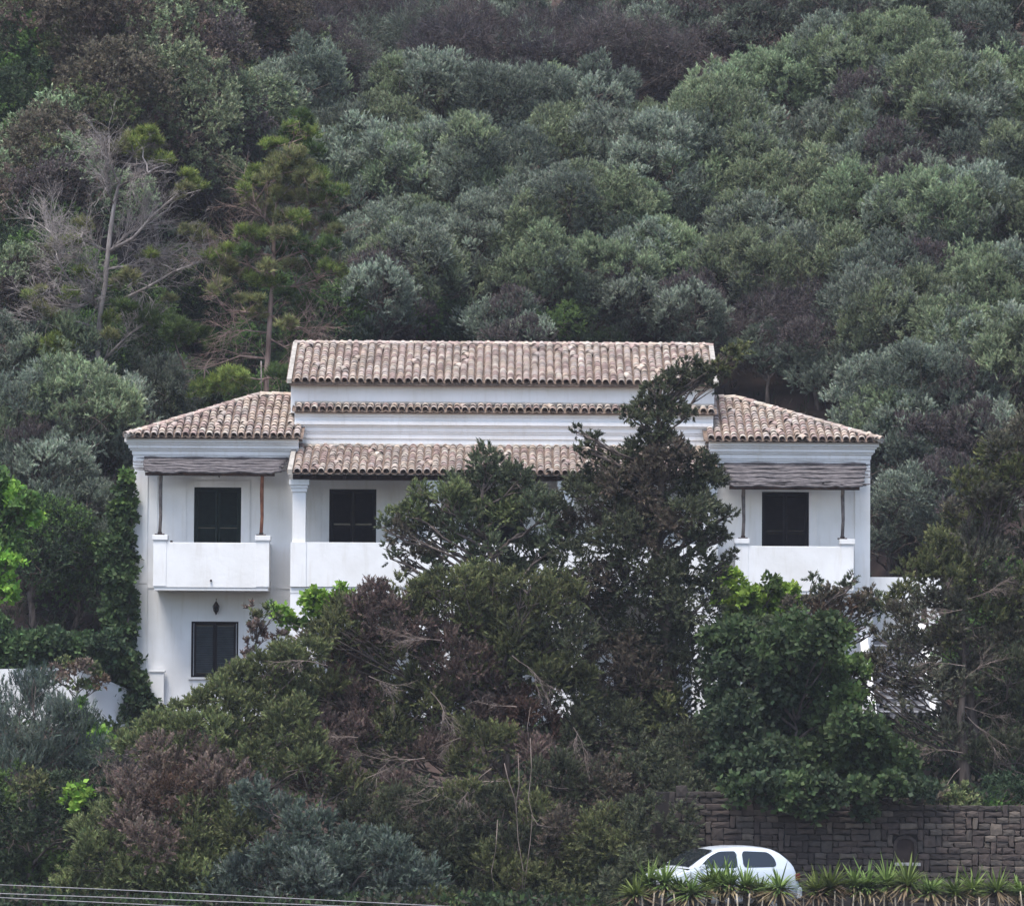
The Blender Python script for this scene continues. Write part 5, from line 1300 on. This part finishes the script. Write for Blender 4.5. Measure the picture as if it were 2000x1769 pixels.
feature_pine('half-bare pine with pale grey limbs and sparse yellow-green tufts, left on the slope', 8.5,
    [(190, 700, 7), (197, 600, 6.5), (205, 560, 6), (210, 500, 6), (217, 440, 5.5), (225, 390, 4.5), (232, 360, 3.5), (240, 330, 2.5), (262, 300, 2)],
    [([(190, 600), (150, 570), (125, 530), (110, 500)], 3.5), ([(198, 548), (170, 525), (148, 503), (120, 495)], 3), ([(215, 490), (260, 465), (300, 420), (345, 380)], 4), ([(215, 490), (250, 455), (305, 430)], 3), ([(210, 525), (260, 518), (300, 500)], 3),
     ([(225, 592), (290, 560), (340, 530), (395, 510)], 3.5), ([(250, 560), (300, 520), (365, 478)], 3), ([(232, 360), (220, 330), (212, 310)], 2.5), ([(222, 400), (208, 370), (207, 330)], 2), ([(232, 365), (260, 350), (288, 338)], 2.5), ([(208, 490), (175, 475), (160, 460)], 2.5), ([(190, 600), (180, 575), (185, 555)], 2.5), ([(205, 700), (250, 655), (300, 620), (330, 600)], 3), ([(112, 480), (100, 455), (88, 445)], 2.5), ([(190, 640), (140, 625), (90, 620)], 2.5), ([(200, 580), (150, 600), (70, 590)], 2.5)],
    [(290, 262, 10, PN), (275, 280, 13, PN), (255, 278, 10, PB), (300, 280, 10, PN), (240, 295, 12, PB), (262, 300, 12, PN), (310, 315, 12, PN), (325, 320, 10, PN), (285, 310, 10, PB), (365, 345, 9, PN), (375, 360, 11, PN), (392, 372, 11, PN), (360, 375, 10, PB), (345, 390, 8, PB), (160, 440, 9, PB), (165, 455, 8, PB), (110, 485, 12, PB), (140, 480, 12, PN), (160, 540, 12, PN), (290, 510, 12, PB), (295, 502, 8, PN), (380, 460, 14, PB), (400, 470, 10, PB), (360, 455, 8, PB), (60, 585, 9, PN), (80, 575, 8, PB), (75, 605, 10, PB), (100, 620, 12, PB), (135, 580, 12, PN), (215, 630, 14, PN), (215, 660, 10, PB), (230, 560, 12, PB), (255, 545, 12, PB), (330, 590, 8, PB), (100, 680, 18, PN), (125, 700, 22, PN), (160, 710, 22, PN), (200, 740, 22, PD), (170, 745, 26, PD), (120, 740, 22, PD), (240, 610, 16, PD), (270, 620, 18, PD), (300, 640, 20, PD), (350, 650, 22, PD), (380, 660, 18, PD)], 601, 'palebark', 16)
feature_pine('green layered pine with pale trunk, right of the bare one and behind the left wing', 8.0,
    [(520, 740, 7), (524, 680, 6.5), (528, 600, 6), (532, 560, 5.5), (535, 500, 5), (534, 440, 4.5), (540, 400, 3.5), (552, 340, 2.5), (568, 280, 2)],
    [([(528, 440), (510, 415), (498, 395)], 2.5), ([(545, 435), (580, 415), (605, 405)], 2.5), ([(535, 500), (500, 495), (465, 480)], 3), ([(540, 510), (590, 490), (630, 450)], 3), ([(533, 560), (580, 560), (620, 545)], 2.5), ([(530, 545), (490, 520), (450, 505), (420, 500)], 3), ([(528, 610), (480, 610), (440, 605), (422, 580)], 3), ([(528, 615), (560, 635), (590, 640)], 2.5), ([(520, 700), (470, 695), (400, 720), (360, 720)], 2.5), ([(522, 720), (560, 720), (600, 715)], 2.5), ([(525, 660), (560, 680), (600, 670)], 2), ([(525, 650), (480, 645), (430, 650)], 2)],
    [(585, 240, 15, PD), (580, 262, 18, PN), (565, 275, 16, PD), (605, 265, 14, PN), (525, 290, 10, PN), (545, 285, 10, PN), (600, 295, 14, PD), (620, 300, 12, PD), (570, 310, 18, PB), (590, 330, 16, PB), (545, 330, 16, PB), (505, 345, 14, PN), (490, 365, 14, PN), (525, 355, 16, PB), (560, 360, 18, PB), (600, 360, 18, PB), (620, 350, 14, PN), (630, 365, 10, PN), (480, 380, 12, PN), (545, 390, 16, PB), (580, 395, 14, PB), (620, 400, 16, PB), (655, 385, 12, PD), (665, 378, 10, PN), (640, 400, 12, PN),
     (475, 460, 13, PN), (495, 460, 14, PN), (520, 465, 13, PN), (555, 465, 16, PB), (580, 480, 16, PD), (600, 450, 14, PB), (650, 460, 14, PB), (640, 490, 18, PD), (610, 500, 16, PD), (430, 500, 14, PN), (450, 495, 12, PN), (415, 505, 11, PN), (440, 520, 12, PB), (480, 500, 14, PD), (640, 530, 14, PN), (660, 535, 12, PN), (600, 530, 14, PD), (480, 550, 14, PN), (505, 555, 14, PN), (535, 560, 14, PN), (430, 560, 12, PB), (420, 575, 10, PB), (555, 580, 14, PD), (590, 610, 18, PD), (600, 590, 12, PD), (500, 590, 10, PB), (460, 745, 20, PN), (430, 760, 20, PN), (485, 770, 18, PD), (400, 770, 18, PN), (540, 740, 16, PD), (340, 660, 18, PD), (420, 680, 16, PD), (580, 700, 14, PD), (560, 430, 16, PB), (520, 420, 16, PB), (590, 430, 14, PN), (490, 400, 12, PB), (560, 500, 16, PD), (520, 530, 14, PB), (570, 530, 14, PB), (450, 540, 12, PB), (500, 620, 14, PB), (560, 640, 14, PB), (470, 590, 10, PB), (640, 440, 12, PD), (620, 560, 12, PD), (540, 320, 14, PB)], 602, 'pinkbark')

# ------------------------------------------------------------------ stone retaining wall with niche
WY = -17.0
SW = empty('stone_wall', (P(1700, 1700, WY).x, WY, 0), 'dark rough-stone retaining wall behind the car, with a small arched niche', 'wall')
inv = Matrix.Translation(-SW.location)
wx0, wx1 = 3.55, P(2000, 1600, WY).x + 3.0
def wtop(x):
    return 2.72 - 0.12 * smooth(6.0, 8.5, x) - 0.25 * smooth(8.6, 9.5, x) + 0.0 * x
core = MB(); xs = np.linspace(wx0 - 0.3, wx1 + 6, 44)
for xa, xb in zip(xs[:-1], xs[1:]): core.box(xa, xb, WY - 0.02, WY + 0.5, -0.2, float(wtop((xa + xb) / 2)) - 0.16)
o = core.build('wall_core', M['stonewall'], SW); o.matrix_parent_inverse = inv
nx0 = P(1741, 1650, WY).x; nx1 = P(1786, 1650, WY).x; nz0 = P(1760, 1686, WY).z; nz1 = P(1760, 1630, WY).z
nx0 = wx0 + round((nx0 - wx0) / 0.135) * 0.135 + 0.075; nx1 = wx0 + round((nx1 - wx0) / 0.135 + 0.6) * 0.135 - 0.075
nz0 = 0.02 + round((nz0 - 0.02) / 0.135) * 0.135 + 0.07; nz1 = 0.02 + round((nz1 - 0.02) / 0.135) * 0.135 - 0.075
def stone_mesh(wd, ht, seed):
    rg = random.Random(seed); mb = MB(); b = 0.012; dp = 0.07 + rg.uniform(-0.015, 0.02)
    j = lambda s=0.016: rg.uniform(-s, s)
    out = [(0 + j(), 0 + j()), (wd / 2, 0 + j()), (wd + j(), 0 + j()), (wd + j(), ht / 2), (wd + j(), ht + j()), (wd / 2 + j(), ht + j()), (0 + j(), ht + j()), (0 + j(), ht / 2)]
    cx, cz = wd / 2, ht / 2
    mid = [(x + (b if x < cx else -b), z + (b if z < cz else -b)) for x, z in out]
    A = [(x, 0.0, z) for x, z in out]; B = [(x, -dp + 0.015, z) for x, z in out]; C = [(x, -dp + j(0.006), z) for x, z in mid]
    n = 8
    for i in range(n):
        k = (i + 1) % n
        mb.poly([A[i], A[k], B[k], B[i]]); mb.poly([B[i], B[k], C[k], C[i]])
    ctr = (cx + j(0.02), -dp - rg.uniform(0.0, 0.02), cz + j(0.01))
    for i in range(n): mb.poly([C[i], C[(i + 1) % n], ctr], False)
    return mb
def straddle(x, z, w_, h_):
    if (w_, h_) == (1, 1): return False
    return x < nx1 - 0.02 and x + w_ * 0.135 > nx0 + 0.02 and z < nz1 and z + h_ * 0.135 > nz0
unitw = 0.135; nxs = int((wx1 - wx0) / unitw); nzs = 21
grid = np.zeros((nxs, nzs), bool); srng = random.Random(12); shapes = {}; cnt = 0; loose = []
for zi in range(nzs):
    for xi in range(nxs):
        if grid[xi, zi]: continue
        x = wx0 + xi * unitw; z = 0.02 + zi * unitw
        if z + unitw > wtop(x): continue
        opts = [(2, 1), (2, 1), (3, 1), (3, 1), (2, 1), (2, 1), (1, 1), (1, 2), (2, 2), (3, 1), (3, 1), (2, 1), (3, 1), (1, 2), (2, 1), (2, 1)]; srng.shuffle(opts)
        for w_, h_ in opts + [(1, 1)]:
            if xi + w_ <= nxs and zi + h_ <= nzs and not grid[xi:xi + w_, zi:zi + h_].any() and not straddle(x, z, w_, h_) and z + h_ * unitw <= wtop(x) + 0.08: break
        grid[xi:xi + w_, zi:zi + h_] = True
        if x < nx1 - 0.02 and x + w_ * unitw > nx0 + 0.02 and z < nz1 - 0.0 and z + h_ * unitw > nz0 - 0.0: continue
        key = (w_, h_, srng.randint(0, 2))
        if key not in shapes:
            shapes[key] = stone_mesh(w_ * unitw - 0.016, h_ * unitw - 0.016, len(shapes)).mesh('stone', M['stone'])
        px, py = project((x, WY, z))
        off = -srng.uniform(0.0, 0.025)
        if 1375 < px < 2010 and 1500 < py < 1745 and cnt < 300:
            o = link_mesh('stone', shapes[key], SW); o.location = Vector((x + 0.008, WY - 0.02 + off, z + 0.008)) - SW.location; cnt += 1
        else:
            loose.append((shapes[key], x + 0.008, z + 0.008, off))
V = []; Fc = []
for me_, x, z, off in loose:
    n0 = len(V); V += [(v.co.x + x, v.co.y + WY - 0.02 + off, v.co.z + z) for v in me_.vertices]
    Fc += [tuple(n0 + i for i in p.vertices) for p in me_.polygons]
me = bpy.data.meshes.new('wall_stones'); me.from_pydata(V, [], Fc); me.materials.append(M['stone'])
o = link_mesh('wall_stones', me, SW); o.matrix_parent_inverse = inv; o['kind'] = 'stuff'
print('stones', cnt, len(loose))
# niche
nb = MB(); n = 10; xm = (nx0 + nx1) / 2; rx = (nx1 - nx0) / 2; zs_ = nz1 - rx * 0.75
arc = [(xm - rx * math.cos(math.pi * i / n), zs_ + rx * 0.75 * math.sin(math.pi * i / n)) for i in range(n + 1)]
outl = [(nx0, nz0)] + arc + [(nx1, nz0)]
ring_o = [(nx0 - 0.07, nz0)] + [(xm - (rx + 0.07) * math.cos(math.pi * i / n), zs_ + (rx * 0.75 + 0.07) * math.sin(math.pi * i / n)) for i in range(n + 1)] + [(nx1 + 0.07, nz0)]
for (a, b), (c, d) in zip(zip(outl[:-1], outl[1:]), zip(ring_o[:-1], ring_o[1:])):
    nb.poly([(a[0], WY - 0.10, a[1]), (b[0], WY - 0.10, b[1]), (d[0], WY - 0.10, d[1]), (c[0], WY - 0.10, c[1])])
    nb.poly([(a[0], WY - 0.10, a[1]), (a[0], WY - 0.026, a[1]), (b[0], WY - 0.026, b[1]), (b[0], WY - 0.10, b[1])])
    nb.poly([(c[0], WY - 0.10, c[1]), (c[0], WY - 0.021, c[1]), (d[0], WY - 0.021, d[1]), (d[0], WY - 0.10, d[1])])
M['niche'] = noisy('niche_door', (0.030, 0.020, 0.018), (0.045, 0.030, 0.026), 6, 0.8)
o = nb.build('niche_frame', M['stone'], SW); o.matrix_parent_inverse = inv
dr = MB(); dr.poly([(x, WY - 0.026, z) for x, z in outl]); o = dr.build('niche_back', M['niche'], SW); o.matrix_parent_inverse = inv
sb = MB(); sb.box(nx0 - 0.05, nx1 + 0.14, WY - 0.17, WY - 0.02, nz0 - 0.075, nz0 - 0.003); o = sb.build('niche_shelf', M['kerb'], SW, 0.01); o.matrix_parent_inverse = inv

# ------------------------------------------------------------------ the car
def build_car():
    CY_ = -19.9
    yaw = R(21); LEN = 3.7
    cx0 = P(1566, 1700, CY_ - 0.4).x - 3.7 * math.cos(yaw) - 0.66 * math.sin(yaw)     # front bumper (at the left)
    cx0 -= 0.02
    root = empty('parked_car', (cx0, CY_ - 0.65, 0.012), 'silver-white three-door hatchback parked in front of the stone wall behind the yuccas', 'car', rz=yaw)
    s = LEN / 3.7
    root.scale = (1.0, 1.0, 1.0)
    paint, nt, b, N, L = newmat('silver_white_paint')
    b.inputs['Base Color'].default_value = (0.62, 0.66, 0.70, 1); b.inputs['Metallic'].default_value = 0.15; b.inputs['Roughness'].default_value = 0.28
    b.inputs['Coat Weight'].default_value = 0.6; b.inputs['Coat Roughness'].default_value = 0.06
    nz = N.new('ShaderNodeTexNoise'); nz.inputs['Scale'].default_value = 5; mr = N.new('ShaderNodeMapRange'); mr.inputs['To Min'].default_value = 0.22; mr.inputs['To Max'].default_value = 0.42
    L.new(nz.outputs['Fac'], mr.inputs['Value']); L.new(mr.outputs[0], b.inputs['Roughness'])
    rub = noisy('black_rubber', (0.012, 0.012, 0.012), (0.02, 0.02, 0.02), 9, 0.8)
    glass, nt, b, N, L = newmat('car_glass')
    b.inputs['Base Color'].default_value = (0.012, 0.015, 0.018, 1); b.inputs['Roughness'].default_value = 0.03; b.inputs['Specular IOR Level'].default_value = 0.9
    lampm, nt, b, N, L = newmat('clear_lamp'); b.inputs['Base Color'].default_value = (0.75, 0.76, 0.78, 1); b.inputs['Roughness'].default_value = 0.1
    redm, nt, b, N, L = newmat('tail_lamp'); b.inputs['Base Color'].default_value = (0.10, 0.012, 0.012, 1); b.inputs['Roughness'].default_value = 0.15
    rim, nt, b, N, L = newmat('wheel_cover'); b.inputs['Base Color'].default_value = (0.35, 0.36, 0.37, 1); b.inputs['Metallic'].default_value = 0.7; b.inputs['Roughness'].default_value = 0.35
    # side profile, x from front
    bx = [0.0, 0.06, 0.2, 0.45, 0.8, 1.05, 1.3, 1.6, 2.0, 2.4, 2.8, 3.1, 3.35, 3.52, 3.64, 3.70]
    belt = [0.52, 0.64, 0.74, 0.82, 0.90, 0.935, 0.95, 0.955, 0.96, 0.965, 0.97, 0.975, 0.975, 0.96, 0.80, 0.62]
    hw = [0.58, 0.68, 0.74, 0.78, 0.795, 0.80, 0.80, 0.80, 0.80, 0.80, 0.80, 0.795, 0.78, 0.74, 0.70, 0.66]
    xs = np.linspace(0, 3.70, 50)
    bz = np.interp(xs, bx, belt); bw = np.interp(xs, bx, hw)
    rx_ = [1.02, 1.12, 1.3, 1.5, 1.72, 1.95, 2.25, 2.6, 2.9, 3.1, 3.25, 3.4, 3.5, 3.58]
    rz_ = [0.93, 1.0, 1.125, 1.245, 1.345, 1.395, 1.42, 1.42, 1.40, 1.365, 1.30, 1.18, 1.08, 0.965]
    mb = MB(); rings = []
    for x, z, w in zip(xs, bz, bw):
        arch = 0.0
        lo = 0.22 + (0.08 if x < 0.2 or x > 3.5 else 0)
        top = float(np.interp(x, rx_, rz_)) if 1.02 <= x <= 3.58 else z
        top = max(top, z)
        gh = top - z
        rw = w - 0.045 - 0.30 * gh
        half = [(w * 0.86, lo), (w * 0.97, lo + 0.08), (w * 1.0, lo + (z - lo) * 0.45), (w * 0.995, lo + (z - lo) * 0.75), (w * 0.975, z - 0.03), (w - 0.03, z + 0.0),
                (w - 0.045 - 0.12 * gh, z + gh * 0.45), (rw + 0.012, z + gh * 0.86), (rw - 0.05, z + gh * 0.97), (rw - 0.14 if gh > 0.1 else w * 0.8, z + gh * 1.0 + (0.012 if gh < .1 else 0.008)), (w * 0.35, z + gh + 0.028), (0, z + gh + 0.034)]
        ring = [(x, -y, zz) for y, zz in half] + [(x, y, zz) for y, zz in half[-2::-1]]
        rings.append(ring)
    n = len(rings[0])
    for r0, r1 in zip(rings[:-1], rings[1:]):
        for i in range(n - 1): mb.poly([r0[i], r0[i + 1], r1[i + 1], r1[i]][::-1], True)
        mb.poly([r0[0], r1[0], r1[-1], r0[-1]])
    mb.poly(rings[0]); mb.poly(rings[-1][::-1])
    mb.v = [(v[0] * s, v[1], v[2]) for v in mb.v]
    o = mb.build('body', paint, root)
    # merge so smooth shading works
    import bmesh
    bm = bmesh.new(); bm.from_mesh(o.data); bmesh.ops.remove_doubles(bm, verts=bm.verts, dist=0.0005); bmesh.ops.recalc_face_normals(bm, faces=bm.faces); bm.to_mesh(o.data); bm.free()
    # greenhouse side surface
    def side(x, v, off=0.008):
        z = float(np.interp(x, bx, belt)); w = float(np.interp(x, bx, hw)); top = max(z, float(np.interp(x, rx_, rz_))); gh = top - z
        pts = [(w - 0.03, z), (w - 0.045 - 0.12 * gh, z + gh * 0.45), (w - 0.045 - 0.30 * gh + 0.012, z + gh * 0.86)]
        zz = z + v
        ys = np.interp(zz, [p[1] for p in pts], [p[0] for p in pts])
        return (x * s, float(ys) + off, zz)
    def sidewin(poly, name, sgn, mat, off=0.008, n=28):
        # poly: closed (x, z above belt) ; fill with a fan grid by scanlines
        xs_ = [p[0] for p in poly]; x0, x1 = min(xs_), max(xs_); m = MB()
        def rng_(x):
            hits = []
            for (a, b), (c, d) in zip(poly, poly[1:] + poly[:1]):
                if (a <= x < c) or (c <= x < a): hits.append(b + (d - b) * (x - a) / (c - a))
            return (min(hits), max(hits)) if len(hits) >= 2 else None
        prev = None
        for i in range(n + 1):
            x = x0 + 0.002 + (x1 - x0 - 0.004) * i / n; r = rng_(x)
            if r is None: prev = None; continue
            col = [side(x, r[0] + (r[1] - r[0]) * k / 4, off) for k in range(5)]; col = [(a, b * sgn, c) for a, b, c in col]
            if prev:
                for k in range(4): m.poly([prev[k], prev[k + 1], col[k + 1], col[k]], True)
            prev = col
        return m.build(name, mat, root)
    def rounded(pts, r=0.05):
        out = []; n = len(pts)
        for i in range(n):
            p0, p1, p2 = Vector(pts[i - 1]), Vector(pts[i]), Vector(pts[(i + 1) % n])
            a = p1 + (p0 - p1).normalized() * min(r, (p0 - p1).length * .45); b = p1 + (p2 - p1).normalized() * min(r, (p2 - p1).length * .45)
            for t in (0, .25, .5, .75, 1): q = a.lerp(p1, t).lerp(p1.lerp(b, t), t); out.append((q.x, q.y))
        return out
    wf = rounded([(1.27, 0.035), (2.20, 0.03), (2.20, 0.385), (1.80, 0.385), (1.58, 0.29)], 0.07)
    wr = rounded([(2.33, 0.03), (3.12, 0.035), (3.10, 0.20), (2.95, 0.35), (2.33, 0.385)], 0.09)
    for sgn in (-1, 1):
        sidewin(wf, 'side_window', sgn, glass); sidewin(wr, 'side_window', sgn, glass)
        for name, pl_ in (('door', [(1.10, -0.62), (2.26, -0.62), (2.26, 0.0), (1.10, 0.0)]),):
            sm = MB(); w_ = 0.803
            for x in (1.08, 2.265): sm.box(x * s - 0.004, x * s + 0.004, sgn * w_ - 0.004, sgn * w_ + 0.002, 0.30, 0.93)
            sm.build('door_seam', rub, root)
        h = MB(); h.box(2.08 * s, 2.22 * s, sgn * 0.795 - 0.012, sgn * 0.795 + 0.02, 0.80, 0.835); h.build('door_handle', paint, root, 0.006)
        r = MB(); r.box(0.9 * s, 3.0 * s, sgn * 0.80 - 0.012, sgn * 0.80 + 0.012, 0.52, 0.57); r.build('side_strip', rub, root, 0.006)
        mi = MB(); mi.box(1.28 * s, 1.38 * s, sgn * 0.92 - 0.07, sgn * 0.92 + 0.07, 0.96, 1.07); mi.box(1.30 * s, 1.35 * s, sgn * 0.82 - 0.06, sgn * 0.82 + 0.06, 0.97, 1.0); mi.build('mirror', paint, root, 0.02)
        hl = MB(); hl.box(0.03 * s, 0.30 * s, sgn * 0.58 - 0.12, sgn * 0.58 + 0.12, 0.60, 0.72); hl.build('headlight', lampm, root, 0.03)
        tl = MB(); tl.box(3.58 * s, 3.69 * s, sgn * 0.66 - 0.08, sgn * 0.66 + 0.04, 0.70, 0.86); tl.build('tail_light', redm, root, 0.02)
        for wx in (0.68, 3.03):
            wh = MB(); yc = sgn * 0.70
            wh.tube([(wx * s, yc - 0.085, 0.28), (wx * s, yc - 0.07, 0.28), (wx * s, yc + 0.07, 0.28), (wx * s, yc + 0.085, 0.28)], [0.255, 0.28, 0.28, 0.255], 28)
            t = wh.build('wheel', rub, root)
            c = MB(); c.tube([(wx * s, yc + sgn * 0.08, 0.28), (wx * s, yc + sgn * 0.108, 0.28)], [0.19, 0.17], 24); c.build('rim', rim, t)
            g = MB(); g.tube([(wx * s, yc + sgn * 0.085, 0.28), (wx * s, yc + sgn * 0.1025, 0.28)], [0.32, 0.315], 24); g.build('wheel_arch', rub, root)
    # windscreen and rear window: laid 6 mm off the sloping surface
    def glazing(xa, xb, name, inset):
        m = MB(); prev = None
        for i in range(9):
            x = xa + (xb - xa) * i / 8
            z = float(np.interp(x, bx, belt)); w = float(np.interp(x, bx, hw)); top = float(np.interp(x, rx_, rz_)); gh = top - z
            rw = w - 0.045 - 0.30 * gh - inset
            col = [(x * s + (-0.012 if xa < 2 else 0.012), rw * t, top + 0.030 - 0.016 * abs(t) + 0.02) for t in np.linspace(-1, 1, 9)]
            if prev:
                for k in range(8): m.poly([prev[k], prev[k + 1], col[k + 1], col[k]], True)
            prev = col
        m.build(name, glass, root)
    glazing(1.10, 1.70, 'windscreen', 0.09); glazing(3.20, 3.50, 'rear_window', 0.10)
    wp = MB(); wp.tube([(1.06 * s, -0.2, 1.02), (1.4 * s, -0.45, 1.235)], 0.008, 4); wp.build('wiper', rub, root)
    wp = MB(); wp.box(1.02 * s, 1.10 * s, -0.75, 0.75, 0.945, 0.975); wp.build('scuttle', rub, root)
    bp = MB(); bp.box(-0.05 * s, 0.10 * s, -0.70, 0.70, 0.28, 0.52); bp.build('bumper', paint, root, 0.04)
    bp = MB(); bp.box(3.62 * s, 3.76 * s, -0.70, 0.70, 0.30, 0.56); bp.build('bumper', paint, root, 0.04)
    gr = MB(); gr.box(-0.005, 0.03, -0.35, 0.35, 0.56, 0.64); gr.build('grille', rub, root, 0.01)
    ae = MB(); ae.tube([(1.9 * s, 0.3, 1.41), (2.15 * s, 0.3, 1.62)], 0.005, 4); ae.build('aerial', rub, root)
    for o in root.children:
        if o.name.startswith('wheel'): dx = 0.28 if min(v.co.x for v in o.data.vertices) < 1.5 else 0.0
        else: dx = None
        for q in (o, *o.children):
            for v in q.data.vertices:
                if dx is not None: v.co.x += dx
                elif v.co.x < 1.0: v.co.x = 1.0 - (1.0 - v.co.x) * 0.6
build_car()

# ------------------------------------------------------------------ yuccas, stake fence
def yucca_mesh(seed, pal):
    rng = np.random.default_rng(seed); n = 170
    az = rng.random(n) * 6.283; el = R(80) - np.sqrt(rng.random(n)) * R(95)
    L = 0.50 + 0.28 * rng.random(n); W = 0.040 + 0.016 * rng.random(n)
    body, tip = (np.array(q) for q in pal); V = []; Fc = []; Cc = []
    for i in range(n):
        d = np.array([math.cos(az[i]) * math.cos(el[i]), math.sin(az[i]) * math.cos(el[i]), math.sin(el[i])])
        sd = np.array([-math.sin(az[i]), math.cos(az[i]), 0]) ; p = np.array([0, 0, 0.62 + 0.12 * rng.random()]) ; b0 = len(V)
        for k, (t, w) in enumerate(((0.0, 0.7), (0.35, 1.0), (0.7, 0.75), (1.0, 0.05))):
            q = p + d * L[i] * t + np.array([0, 0, -0.13 * t * t * (1 if el[i] < 1.0 else .2)])
            V.append(q - sd * W[i] * w * .5); V.append(q + sd * W[i] * w * .5)
        m = rng.random(); c = body * (1 - m) + tip * m
        if el[i] < R(2): c = np.array([0.20, 0.15, 0.09]) * (0.7 + 0.5 * rng.random())
        for k in range(3): Fc.append((b0 + 2 * k, b0 + 2 * k + 1, b0 + 2 * k + 3, b0 + 2 * k + 2)); Cc.append((*c, 1))
    me = bpy.data.meshes.new('rosette'); me.from_pydata([tuple(v) for v in V], [], Fc); me.materials.append(M['leaf'])
    at = me.attributes.new('col', 'FLOAT_COLOR', 'FACE'); at.data.foreach_set('color', np.array(Cc, np.float32).reshape(-1))
    mb = MB(); mb.tube([(0, 0, -0.1), (0.01, 0, 0.35), (0, 0, 0.70)], [0.07, 0.06, 0.06], 7)
    return me, mb.mesh('stem', M['bark'])
yv = [yucca_mesh(700 + i, ((0.075, 0.115, 0.030), (0.165, 0.22, 0.06))) for i in range(4)]
yrng = random.Random(3)
YL = [(1246, 1738, 'leftmost, among the boulders'), (1272, 1722, 'left of the car\'s bonnet'), (1300, 1716, 'before the car\'s bonnet'), (1355, 1730, 'before the car\'s front wing'), (1460, 1728, 'before the car door'), (1503, 1738, 'before the car\'s rear wheel'), (1330, 1726, 'below the car\'s windscreen'), (1378, 1722, 'below the car\'s front side window'), (1412, 1714, 'below the middle of the front side window'), (1436, 1720, 'below the car\'s centre pillar'), (1484, 1734, 'below the car\'s rear side window'), (1522, 1728, 'below the car\'s rear corner'), (1594, 1722, 'first to the right behind the car'),
      (1622, 1716, 'second to the right behind the car'), (1668, 1720, 'third to the right behind the car'), (1700, 1714, 'left of the niche'), (1728, 1716, 'below the niche\'s left side'), (1770, 1716, 'below the niche'), (1815, 1736, 'dim one right of the niche'), (1862, 1730, 'right of the niche, before the gap'), (1900, 1728, 'left of the last pair'), (1950, 1730, 'second from the right edge'), (1990, 1728, 'at the right edge')]
for i, (px, py, wh) in enumerate(YL):
    Y = -22.9 + yrng.uniform(-0.35, 0.35); p = P(px, py, Y)
    t = empty('yucca', (p.x, Y, 0), f'spiky green yucca {wh}', 'yucca', 'yuccas along the fence', yrng.uniform(0, 6.28))
    sz = (p.z) / 0.80; w_ = yrng.uniform(0.8, 1.15); t.scale = (w_, w_, max(0.5, sz) * yrng.uniform(0.86, 1.06)); t.rotation_euler = (yrng.uniform(-.12, .12), yrng.uniform(-.12, .12), yrng.uniform(0, 6.28)); k = i % 4
    link_mesh('rosette', yv[k][0], t); link_mesh('stem', yv[k][1], t)
fe = empty('stake_fence', (P(1700, 1769, -23.4).x, -23.4, 0), 'low fence of thin pale wooden stakes along the yuccas at the bottom right edge', 'fence')
inv = Matrix.Translation(-fe.location); px = 1255
while px < 2060:
    p = P(px, 1745 + yrng.uniform(-6, 10), -23.4); mb = MB(); l = yrng.uniform(-0.03, 0.03)
    mb.tube([(p.x - l, -23.4, -0.05), (p.x, -23.4 + yrng.uniform(-.02, .02), p.z * 0.6), (p.x + l, -23.4, p.z)], [0.022, 0.020, 0.014], 6)
    o = mb.build('stake', M['stake'], fe); o.matrix_parent_inverse = inv; px += yrng.uniform(15, 27)
mb = MB()
for z in (0.14, 0.30): mb.tube([(P(1240, 1760, -23.37).x, -23.37, z), (P(1650, 1760, -23.37).x, -23.37, z - 0.02), (P(2080, 1760, -23.37).x, -23.37, z)], 0.006, 4)
o = mb.build('fence_wire', M['iron'], fe); o.matrix_parent_inverse = inv
bo = MB()
for (px, py, r) in ((1255, 1735, 12), (1275, 1745, 16)):
    c = P(px, py, -22.2); rr = r * 98 / F
    bo.lathe([(0.0, rr * 1.0), (rr * 0.5, rr * .9), (rr * 0.9, rr * .5), (rr, 0), (rr * 0.95, -rr), (rr * 0.9, -c.z)], 9, (c.x, c.y, c.z))
tag(bo.build('boulder', M['kerb'], bevel=0.0), 'pale rounded stones between cypress foot and the first yucca', 'stones')

# ------------------------------------------------------------------ cables
for pts, lab in [(((-200, 1716), (0, 1727), (230, 1737), (460, 1748), (850, 1768), (1100, 1782)), 'topmost thin cable crossing the bottom left corner'),
                 (((-200, 1733), (0, 1744), (250, 1753), (600, 1766), (900, 1778)), 'second thin cable from the top in the bottom left corner'),
                 (((-200, 1742), (0, 1752), (250, 1764), (600, 1780)), 'third thin cable from the top in the bottom left corner')]:
    mb = MB(); mb.tube([P(a, b, -38.0) for a, b in pts], 0.0075, 5)
    tag(mb.build('cable', M['cable']), lab, 'cable', 'overhead cables')
print('polys', sum(len(m.polygons) for m in bpy.data.meshes))
